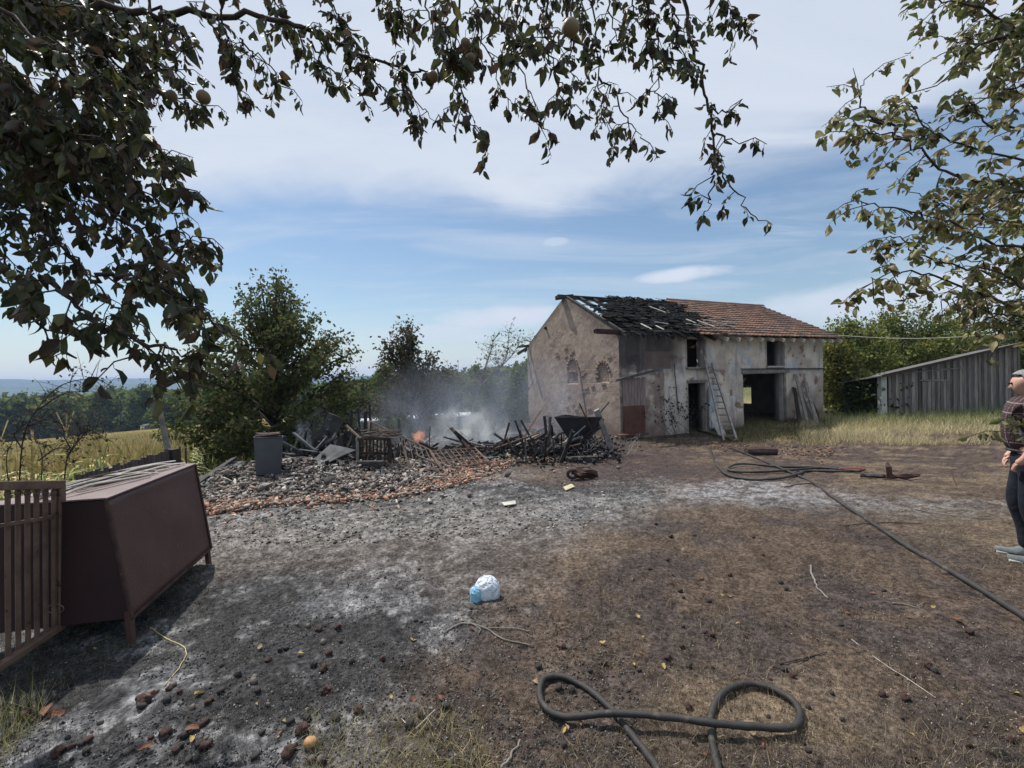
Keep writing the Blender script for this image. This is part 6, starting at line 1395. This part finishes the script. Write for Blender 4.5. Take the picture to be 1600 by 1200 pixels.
# ------------------------------------------------------------------ overhanging near trees
def canopy(name, base, trunk_pts, mains, label, cols, seed, lsize=.075, p=None, fruits=(), sub=.075, slen=(.10, .30), hang=.9, leaves=(5, 9), r_main=.012):
    rd = random.Random(seed); rg = np.random.default_rng(seed); e = empty(name, base, label, 'tree'); br = MB(); LP = []; LD = []
    tk = MB().tube(curve_pts(trunk_pts, 4), [.16 * (1 - .7 * i / (4 * (len(trunk_pts) - 1))) for i in range(4 * (len(trunk_pts) - 1) + 1)], 9, jit=.06); tk.build('trunk', m_bark, e, smooth=True)
    for mi, (ln, dens, rr_) in enumerate(mains):
        c = curve_pts([Vector(q_) for q_ in ln], 6); c = [q_ + Vector((rd.gauss(0, .012), rd.gauss(0, .012), rd.gauss(0, .012))) if 0 < i < len(c) - 1 else q_ for i, q_ in enumerate(c)]
        br.tube(c, [r_main * rr_ * (1 - .75 * i / len(c)) for i in range(len(c))], 6)
        L_ = sum((c[i + 1] - c[i]).length for i in range(len(c) - 1)); ns = max(2, int(L_ / sub * dens))
        for k in range(ns + 1):
            t = (k + rd.random()) / (ns + 1) if k < ns else .999; i = min(int(t * (len(c) - 1)), len(c) - 2); q0_ = c[i].lerp(c[i + 1], t * (len(c) - 1) - i); ax = (c[i + 1] - c[i]).normalized()
            d = (ax * .5 + Vector((rd.gauss(0, .7), rd.gauss(0, .7), rd.gauss(-.15, .5)))).normalized(); l = rd.uniform(*slen)
            m1 = q0_ + d * l * .5; m2 = m1 + (d + Vector((0, 0, -hang))).normalized() * l * .5
            br.tube([q0_, m1, m2], [.0035, .0026, .0016], 4)
            for j in range(rd.randint(*leaves)):
                tt = rd.uniform(.25, 1.05); b_ = q0_.lerp(m1, tt * 2) if tt < .5 else m1.lerp(m2, tt * 2 - 1)
                ld = Vector((rd.gauss(0, .5), rd.gauss(0, .5), -hang * rd.uniform(.5, 1.6))).normalized() * 1.0
                b2_ = b_ + ld * .018; br.tube([b_, b2_], [.0012, .001], 3, cap=False); LP.append(tuple(b2_)); LD.append(tuple(ld))
    br.build('branch', m_bark, e, smooth=True)
    pos = np.array(LP); fwd = np.array(LD); n = len(pos); up = rg.normal(size=(n, 3)); rot = rotset(fwd, up)
    sz = lsize * rg.uniform(.4, 1.4, n); dist = np.linalg.norm(pos - np.array((0, 0, 1.7)), axis=1)
    a = (pos[:, 0] / pos[:, 1] * FPX + 800); b_ = 600 - (pos[:, 2] - 1.7) / pos[:, 1] * FPX; vis = (pos[:, 1] > .3) & (a > -20) & (a < 1620) & (b_ > -20) & (b_ < 1200)
    score = sz / dist * np.where(vis, 1, .01); order = np.argsort(-score); big = order[:300]; restl = order[300:]
    col = pick(cols, n, rg, .25, p)
    LMs = []
    for ci, cc in enumerate(cols):
        for ti in range(4):
            tv, tf = LT[(ti * 2 + ci) % 8]; me = bpy.data.meshes.new('leaf'); me.from_pydata([tuple(q_) for q_ in tv], [], [tuple(map(int, q_)) for q_ in tf]); me.materials.append(m_leaf)
            at = me.color_attributes.new('Col', 'FLOAT_COLOR', 'POINT'); at.data.foreach_set('color', np.tile(np.array((*cc, 1.0), np.float32), len(tv))); LMs.append(me)
    M0 = rootinv(e)
    for i in big:
        Mx = Matrix(np.block([[rot[i] * sz[i], pos[i][:, None]], [np.zeros((1, 3)), np.ones((1, 1))]]).tolist()); piece('leaf', LMs[rg.integers(len(LMs))], e, M0 @ Mx)
    v, f, c = scatter(LT, pos[restl], rot[restl], sz[restl], col[restl], rng=rg); o = np_mesh('foliage', v, f, m_leaf, e, col=c, world=True); o['kind'] = 'stuff'
    fm = mat('unripe_fruit', (.20, .15, .07), (.12, .08, .045), 8, .5, .2, 30)
    for (px, py, dd, r) in fruits:
        q_ = P(px, py, dd); fr = MB().blob(q_, r, 12, 9, .02, sq=(1, 1, 1.05)).build('fruit', fm, e, smooth=True); MB().tube([q_ + Vector((0, 0, r * .9)), q_ + Vector((.005, 0, r + .05))], .0015, 4).build('stalk', m_bark, fr)
    return n
def PL_(pts, dens, rr_=1.0): return ([P(a, b, c) for a, b, c in pts], dens, rr_)
DARK = [(.055, .062, .026), (.08, .092, .034), (.062, .044, .032), (.10, .070, .042), (.045, .062, .028), (.15, .15, .055)]
mains = [PL_([(-60, 5, 2.2), (100, 8, 2.25), (220, 20, 2.3), (330, 22, 2.4), (440, 38, 2.5), (520, 62, 2.55), (560, 88, 2.6), (620, 100, 2.7), (665, 112, 2.7)], .75, 1.7)]
# hanging shoots along the top, left to right
TOP = [[(340, -30), (352, 40), (362, 95), (375, 140)], [(375, 60), (395, 85), (425, 110), (440, 135)], [(420, -30), (440, 20), (455, 40)], [(480, 60), (505, 100), (535, 120), (560, 140)], [(500, -60), (520, 10), (540, 50), (575, 90)], [(560, 88), (590, 130), (625, 150), (640, 185)],
       [(600, 95), (645, 150), (680, 190)], [(620, -50), (625, 10), (640, 30)], [(660, -50), (672, 30), (685, 85), (715, 120)], [(715, -60), (712, 60), (718, 130), (738, 190), (765, 225)], [(735, -60), (745, 20), (765, 85), (790, 150), (820, 165)], [(770, -60), (785, 30), (800, 80), (830, 150), (845, 200)],
       [(800, -60), (812, 40), (815, 70)], [(850, -60), (845, 30), (855, 60), (870, 130), (880, 165)], [(895, -60), (890, 40), (895, 110), (890, 160)], [(925, -60), (930, 40), (935, 130), (945, 180), (958, 225)], [(935, 120), (960, 150), (985, 190), (1000, 215)], [(945, -60), (955, 30), (970, 70)],
       [(1000, -60), (1010, 40), (1025, 90), (1028, 150), (1030, 178)], [(1010, 50), (1045, 90), (1085, 108)], [(1040, -60), (1055, 20), (1060, 70)], [(1060, -60), (1075, 40), (1092, 110), (1108, 180), (1115, 240), (1128, 270), (1150, 305), (1185, 345)], [(1118, 265), (1110, 300), (1102, 330)], [(1108, 172), (1135, 172), (1160, 155)], [(1113, 208), (1135, 218), (1155, 225)], [(1110, -50), (1135, 10), (1150, 50)],
       [(690, -40), (700, 40), (700, 80)], [(830, -60), (838, 0), (850, 20)], [(580, -50), (600, 0), (610, 20)], [(760, -20), (745, 60), (725, 100)], [(880, -60), (912, 10), (915, 80)], [(970, -60), (985, 10), (1000, 30)]]
for k, ln in enumerate(TOP):
    dd = 2.3 + (k * .37) % .8; sp = k in (21, 22, 23, 24)
    mains.append(PL_([(a, b, dd + i * .03) for i, (a, b) in enumerate(ln)], .28 if sp else (.62 if ln[-1][1] > 100 else .95), 1.0 if k == 21 else .55))
# left mass
LEFT = [[(-80, -40), (60, 60), (180, 170), (250, 240), (290, 300)], [(-80, 60), (40, 130), (130, 230), (230, 300), (300, 380)], [(-60, 170), (60, 240), (160, 320), (250, 400), (300, 470)], [(-60, 260), (40, 330), (110, 400), (170, 470), (210, 510)], [(140, 440), (200, 430), (250, 455), (300, 485), (340, 510), (395, 545)],
        [(-40, 400), (30, 440), (60, 500), (120, 560)], [(70, 430), (110, 470), (160, 520), (230, 560), (270, 570)], [(60, -60), (140, 60), (220, 130), (270, 150), (325, 165)], [(20, -40), (100, 90), (200, 200), (255, 270)], [(120, -60), (190, 40), (230, 90), (290, 120)], [(200, -60), (230, 0), (280, 50), (310, 70)], [(-80, 330), (0, 380), (20, 470)],
        [(180, 440), (220, 410), (260, 400), (310, 370)], [(150, 330), (220, 360), (290, 380), (315, 400)], [(160, 520), (220, 530), (270, 545), (295, 560)], [(200, 100), (215, 180), (240, 230)], [(-60, 120), (0, 200), (60, 300), (90, 370)], [(-60, 0), (-10, 100), (20, 220)]]
DEPL = {4: 1.55}
for k, ln in enumerate(LEFT):
    dd = 1.75 + (k * .53) % 1.0; dd = 1.6 if k in (4, 5, 6, 14) else dd; dens = .6 if k in (4, 5, 6, 14, 11) else .92
    mains.append(PL_([(a, b, dd + i * .04) for i, (a, b) in enumerate(ln)], dens, .8))
rdx = random.Random(99)
for k in range(44):
    x0 = rdx.uniform(-120, 150); y0 = rdx.uniform(-100, 250); l = rdx.uniform(120, 210); an = rdx.uniform(.5, 1.1); dd = rdx.uniform(1.8, 3.4)
    x1, y1 = x0 + l * cos(an), y0 + l * sin(an)
    if x1 + y1 * .35 > 330: continue
    mains.append(PL_([(x0, y0, dd), ((x0 + x1) / 2 + rdx.uniform(-15, 15), (y0 + y1) / 2 - 10, dd), (x1, y1, dd + .1)], 1.2, .5))
n1_ = canopy('apple_tree', (-4.2, .6, hz(-4.2, .6)), [(-4.2, .6, 0), (-4.1, .7, 1.2), (-3.9, .9, 2.4), (-3.3, 1.5, 3.4), (-2.6, 2.0, 3.75)], mains, 'dark leafed fruit tree whose branches hang over the top and left of the view', DARK, 5, lsize=.064, sub=.046, slen=(.07, .21), p=[.26, .24, .16, .12, .16, .06],
       fruits=[(892, 43, 2.35, .044), (676, 120, 2.6, .032), (885, 45, 2.9, .03), (727, 68, 2.6, .028), (318, 152, 2.1, .03), (268, 150, 2.2, .026), (735, 92, 2.6, .03)])
RT = [[(1720, 60), (1650, 70), (1590, 60), (1530, 55), (1470, 85)], [(1720, -60), (1640, -20), (1560, -10), (1440, 0)], [(1720, 120), (1600, 130), (1530, 160), (1480, 200)], [(1720, 330), (1600, 300), (1480, 268), (1420, 220), (1360, 205), (1310, 205)], [(1420, 220), (1370, 190), (1345, 160), (1350, 125)], [(1720, 280), (1560, 240), (1460, 210), (1420, 160), (1400, 150)],
      [(1720, 420), (1560, 380), (1450, 340), (1380, 320), (1330, 312)], [(1720, 360), (1600, 350), (1500, 330), (1420, 300)], [(1720, 480), (1580, 440), (1450, 400), (1400, 370), (1360, 385)], [(1720, 520), (1560, 470), (1450, 430), (1380, 430), (1345, 455)], [(1720, 530), (1600, 480), (1520, 460), (1470, 470)],
      [(1720, 200), (1620, 200), (1540, 190), (1500, 140)], [(1640, -60), (1600, 20), (1580, 90), (1600, 150)], [(1720, 400), (1620, 420), (1540, 450), (1510, 530)], [(1720, 520), (1620, 500), (1560, 490), (1530, 480)], [(1720, 690), (1650, 665), (1610, 650), (1575, 660)], [(1720, 250), (1640, 260), (1580, 300), (1550, 350)], [(1700, -60), (1620, 60), (1560, 120)],
      [(1720, 300), (1600, 280), (1520, 300), (1460, 350)], [(1720, 460), (1640, 480), (1570, 430), (1500, 400)], [(1560, -60), (1540, -20), (1500, 20)], [(1700, 500), (1630, 470), (1600, 420), (1580, 380)], [(1700, 500), (1640, 505), (1590, 505), (1545, 495)], [(1700, 360), (1640, 380), (1600, 400), (1560, 410)], [(1720, 690), (1660, 670), (1610, 655), (1580, 675)]]
rdy = random.Random(4)
for k in range(10):
    x0 = rdy.uniform(1560, 1720); y0 = rdy.uniform(0, 440); l = rdy.uniform(130, 230); an = rdy.uniform(-.5, .7)
    if x0 - l * cos(an) < 1330 + abs(y0 - 330) * .35: continue
    RT.append([(x0, y0), (x0 - l * .5 * cos(an), y0 + l * .5 * sin(an) - 12), (x0 - l * cos(an), y0 + l * sin(an))])
mr = []
for k, ln in enumerate(RT):
    dd = 2.5 + (k * .41) % 1.1; dd = 2.6 if k in (15, 24) else dd
    mr.append(PL_([(a, b, dd + i * .05) for i, (a, b) in enumerate(ln)], .4 if ln[0][1] > 600 else .95 if k > 2 else .7, .8))
LIT = [(.19, .22, .075), (.26, .27, .10), (.13, .155, .06), (.26, .20, .10), (.36, .32, .17), (.10, .11, .05)]
n2_ = canopy('pear_sapling', (4.6, 1.9, hz(4.6, 1.9)), [(4.6, 1.9, 0), (4.5, 2.0, 1.0), (4.2, 2.3, 2.0), (3.9, 2.6, 3.0), (3.7, 2.8, 3.8)], mr, 'curled leafed fruit tree reaching in from the right edge', LIT, 6, lsize=.066, hang=.5, sub=.07, leaves=(6, 10), slen=(.08, .26))
print('leaves', n1_, n2_)

# ------------------------------------------------------------------ person
def skin_obj(name, verts, edges, rad, mat_, parent, root=0, sub=2):
    me = bpy.data.meshes.new(name); bm = bmesh.new(); ly = bm.verts.layers.skin.verify(); vs = [bm.verts.new(v) for v in verts]
    for a, b in edges: bm.edges.new((vs[a], vs[b]))
    for i, v in enumerate(vs):
        r = rad[i]; v[ly].radius = (r, r) if not hasattr(r, '__len__') else r; v[ly].use_root = (i == root)
    bm.to_mesh(me); bm.free(); o = link_mesh(name, me, mat_, parent)
    s = o.modifiers.new('skin', 'SKIN'); s.use_smooth_shade = True; ss = o.modifiers.new('sub', 'SUBSURF'); ss.levels = sub; ss.render_levels = sub; return o
def person():
    base = Vector((4.45, 3.84, hz(4.45, 3.84)))
    e = empty('person', base, 'grey haired man in dark plaid shirt and navy trousers standing at the right edge', 'person', rz=radians(-38))
    # local frame: faces -X
    skinm = mat('skin', (.55, .33, .25), (.48, .27, .2), 8, .55, .1, 60, spec=.4)
    V = [(.02, 0, .92), (.01, 0, 1.08), (-.02, 0, 1.24), (.0, 0, 1.37), (-.01, 0, 1.435), (-.025, 0, 1.485), (-.03, 0, 1.555),   # pelvis..skull
         (.0, .17, 1.355), (.03, .22, 1.10), (-.08, .20, .90), (.0, -.17, 1.355), (.03, -.22, 1.10), (-.08, -.20, .90),           # arms to wrist
         (.01, .09, .86), (-.03, .10, .47), (.03, .10, .09), (.01, -.09, .86), (-.0, -.10, .47), (.06, -.10, .09),
         (-.105, 0, 1.46), (-.085, 0, 1.435), (-.12, .18, .85), (-.12, -.18, .85), (-.10, .105, .035), (-.06, -.105, .035), (-.03, 0, 1.605)]
    Ed = [(0, 1), (1, 2), (2, 3), (3, 4), (4, 5), (5, 6), (3, 7), (7, 8), (8, 9), (3, 10), (10, 11), (11, 12), (0, 13), (13, 14), (14, 15), (0, 16), (16, 17), (17, 18), (5, 20), (9, 21), (12, 22), (15, 23), (18, 24), (6, 25)]
    V2 = [v for i, v in enumerate(V) if i != 19]; mp = {i: (i if i < 19 else i - 1) for i in range(26)}; Ed = [(mp[a], mp[b]) for a, b in Ed]
    Rd = [.14, .15, .15, .11,   .055, .10, .105, .06, .045, .03, .06, .045, .03, .095, .065, .035, .095, .065, .035, .035, .03, .03, .02, .02, .075]
    skin_obj('body', V2, Ed, Rd, skinm, e)
    # fingers and thumb on both hands, curled at the waist
    for sgn in (1, -1):
        for k in range(4):
            y = sgn * (.20 - .02 * k); skin_obj('finger', [(-.115, y, .86 - k * .006), (-.135, y - sgn * .01, .83 - k * .006), (-.14, y - sgn * .02, .80 - k * .004), (-.125, y - sgn * .03, .78)], [(0, 1), (1, 2), (2, 3)], [.0105, .0095, .009, .0075], skinm, e, sub=1)
        skin_obj('thumb', [(-.10, sgn * .165, .87), (-.125, sgn * .15, .845), (-.14, sgn * .145, .82)], [(0, 1), (1, 2)], [.0125, .011, .009], skinm, e, sub=1)
    # face: nose, brow, ear, eye, mouth
    MB().add([(-.112, -.012, 1.53), (-.112, .012, 1.53), (-.138, -.012, 1.49), (-.138, .012, 1.49), (-.105, -.022, 1.478), (-.105, .022, 1.478), (-.10, 0, 1.55)], [(0, 1, 3, 2), (2, 3, 5, 4), (0, 2, 4), (1, 5, 3), (0, 6, 1)]).build('nose', skinm, e, smooth=True, world=False)
    MB().blob((.01, -.088, 1.50), .028, 8, 6, .05, sq=(.7, .35, 1.1)).build('ear', skinm, e, smooth=True, world=False)
    MB().blob((.01, .088, 1.50), .028, 8, 6, .05, sq=(.7, .35, 1.1)).build('ear', skinm, e, smooth=True, world=False)
    for sgn in (1, -1):
        MB().blob((-.121, sgn * .036, 1.53), .010, 8, 6, 0).build('eye', m_dark, e, smooth=True, world=False)
        mat('grey_hair', (.34, .335, .33), (.22, .22, .22), 60, .95, .8, 120)
    MB().blob((-.108, 0, 1.452), .02, 8, 5, .05, sq=(.5, 1.1, .3)).build('mouth', mat('lips', (.32, .14, .12)), e, smooth=True, world=False)
    hm_ = MB(); seg = 18
    for i in range(9):
        t = pi * .62 * i / 8
        for j in range(seg):
            a = 2 * pi * j / seg; fr = cos(a) < -.2; tt = min(t, pi * .30) if fr else t
            r = .104 * (1 + .03 * sin(7 * a) * sin(5 * t)); hm_.v.append((-.022 + r * 1.1 * sin(tt) * cos(a), r * .93 * sin(tt) * sin(a), 1.545 + r * cos(tt)))
    for i in range(8):
        for j in range(seg): j2 = (j + 1) % seg; hm_.f.append((i * seg + j, (i + 1) * seg + j, (i + 1) * seg + j2, i * seg + j2)); hm_.m.append(0)
    h_ = hm_.build('hair', MATS['grey_hair'], e, smooth=True, world=False); h_.modifiers.new('s', 'SOLIDIFY').thickness = .01
    # plaid shirt
    ms = bpy.data.materials.new('plaid_shirt'); ms.use_nodes = True; t = ms.node_tree; nn = t.nodes; ll = t.links; b = nn['Principled BSDF']; b.inputs['Roughness'].default_value = .9
    tcn = nn.new('ShaderNodeTexCoord'); sp = nn.new('ShaderNodeSeparateXYZ'); ll.new(tcn.outputs['Object'], sp.inputs[0])
    def stripes(o_, per, w):
        a = nn.new('ShaderNodeMath'); a.operation = 'MULTIPLY'; a.inputs[1].default_value = 1 / per; ll.new(o_, a.inputs[0]); f_ = nn.new('ShaderNodeMath'); f_.operation = 'FRACT'; ll.new(a.outputs[0], f_.inputs[0]); c_ = nn.new('ShaderNodeMath'); c_.operation = 'LESS_THAN'; c_.inputs[1].default_value = w; ll.new(f_.outputs[0], c_.inputs[0]); return c_.outputs[0]
    mxx = nn.new('ShaderNodeMath'); mxx.operation = 'MAXIMUM'; ll.new(stripes(sp.outputs[2], .085, .09), mxx.inputs[0]); ll.new(stripes(sp.outputs[1], .075, .09), mxx.inputs[1])
    mq = nn.new('ShaderNodeMix'); mq.data_type = 'RGBA'; ll.new(mxx.outputs[0], mq.inputs[0]); mq.inputs[6].default_value = (.045, .020, .022, 1); mq.inputs[7].default_value = (.24, .20, .21, 1); ll.new(mq.outputs[2], b.inputs['Base Color'])
    nz = nn.new('ShaderNodeTexNoise'); nz.inputs['Scale'].default_value = 9; bp = nn.new('ShaderNodeBump'); bp.inputs['Strength'].default_value = .8; bp.inputs['Distance'].default_value = .03; ll.new(nz.outputs[0], bp.inputs['Height']); ll.new(bp.outputs[0], b.inputs['Normal'])
    SV = [(.01, 0, .93), (-.03, 0, 1.08), (-.03, 0, 1.22), (.0, 0, 1.36), (-.005, 0, 1.42), (.0, .18, 1.35), (.035, .225, 1.12), (-.03, .215, 1.0), (.0, -.18, 1.35), (.035, -.225, 1.12), (-.03, -.215, 1.0)]
    skin_obj('shirt', SV, [(0, 1), (1, 2), (2, 3), (3, 4), (3, 5), (5, 6), (6, 7), (3, 8), (8, 9), (9, 10)], [.168, .176, .170, .155, .085,   .105, .078, .068, .105, .078, .068], ms, e)
    mt = mat('navy_trousers', (.007, .009, .016), (.013, .016, .026), 5, .9, .7, 14)
    TV = [(.01, 0, 1.0), (.02, 0, .86), (.0, .09, .78), (-.06, .11, .50), (.0, .11, .28), (.02, .105, .035), (.01, -.09, .78), (-.02, -.105, .48), (.04, -.105, .26), (.06, -.105, .035)]
    skin_obj('trousers', TV, [(0, 1), (1, 2), (2, 3), (3, 4), (4, 5), (1, 6), (6, 7), (7, 8), (8, 9)], [.155, .155, .115, .095, .088, .088, .115, .095, .088, .088], mt, e)
    MB().tube([(.02 + cos(a) * .165, sin(a) * .15, .955) for a in np.linspace(0, 2 * pi, 17)], .014, 5, cap=False).build('belt', m_char, e, world=False)
    mshoe = mat('grey_shoe', (.15, .165, .17), (.09, .10, .105), 12, .7, .3); 
    for sgn, ox in ((1, .0), (-1, .04)):
        y = sgn * .105; v = []; n = 10
        for i in range(n + 1):
            t_ = i / n; xx = .10 - .31 * t_ + ox; w = .052 * (sin(pi * min(max(t_ * .9 + .08, 0), 1)) ** .5); hgt_ = .125 - .07 * sm(.25, .75, t_) * 1.0
            v += [(xx, y - w, .0), (xx, y - w, .022), (xx, y - w * .75, hgt_ * .8), (xx, y, hgt_), (xx, y + w * .75, hgt_ * .8), (xx, y + w, .022), (xx, y + w, .0)]
        f = [(i * 7 + j, i * 7 + (j + 1) % 7, (i + 1) * 7 + (j + 1) % 7, (i + 1) * 7 + j) for i in range(n) for j in range(7)] + [tuple(range(6, -1, -1)), tuple(n * 7 + j for j in range(7))]
        s_ = MB().add([tuple(float(c) for c in q_) for q_ in v], f).build('shoe', mshoe, e, smooth=True, world=False)
        MB().box((-.055 + ox, y, .008), (.30, .088, .018)).build('sole', mat('sole', (.5, .5, .48)), s_, world=False, bevel=.004)
person()
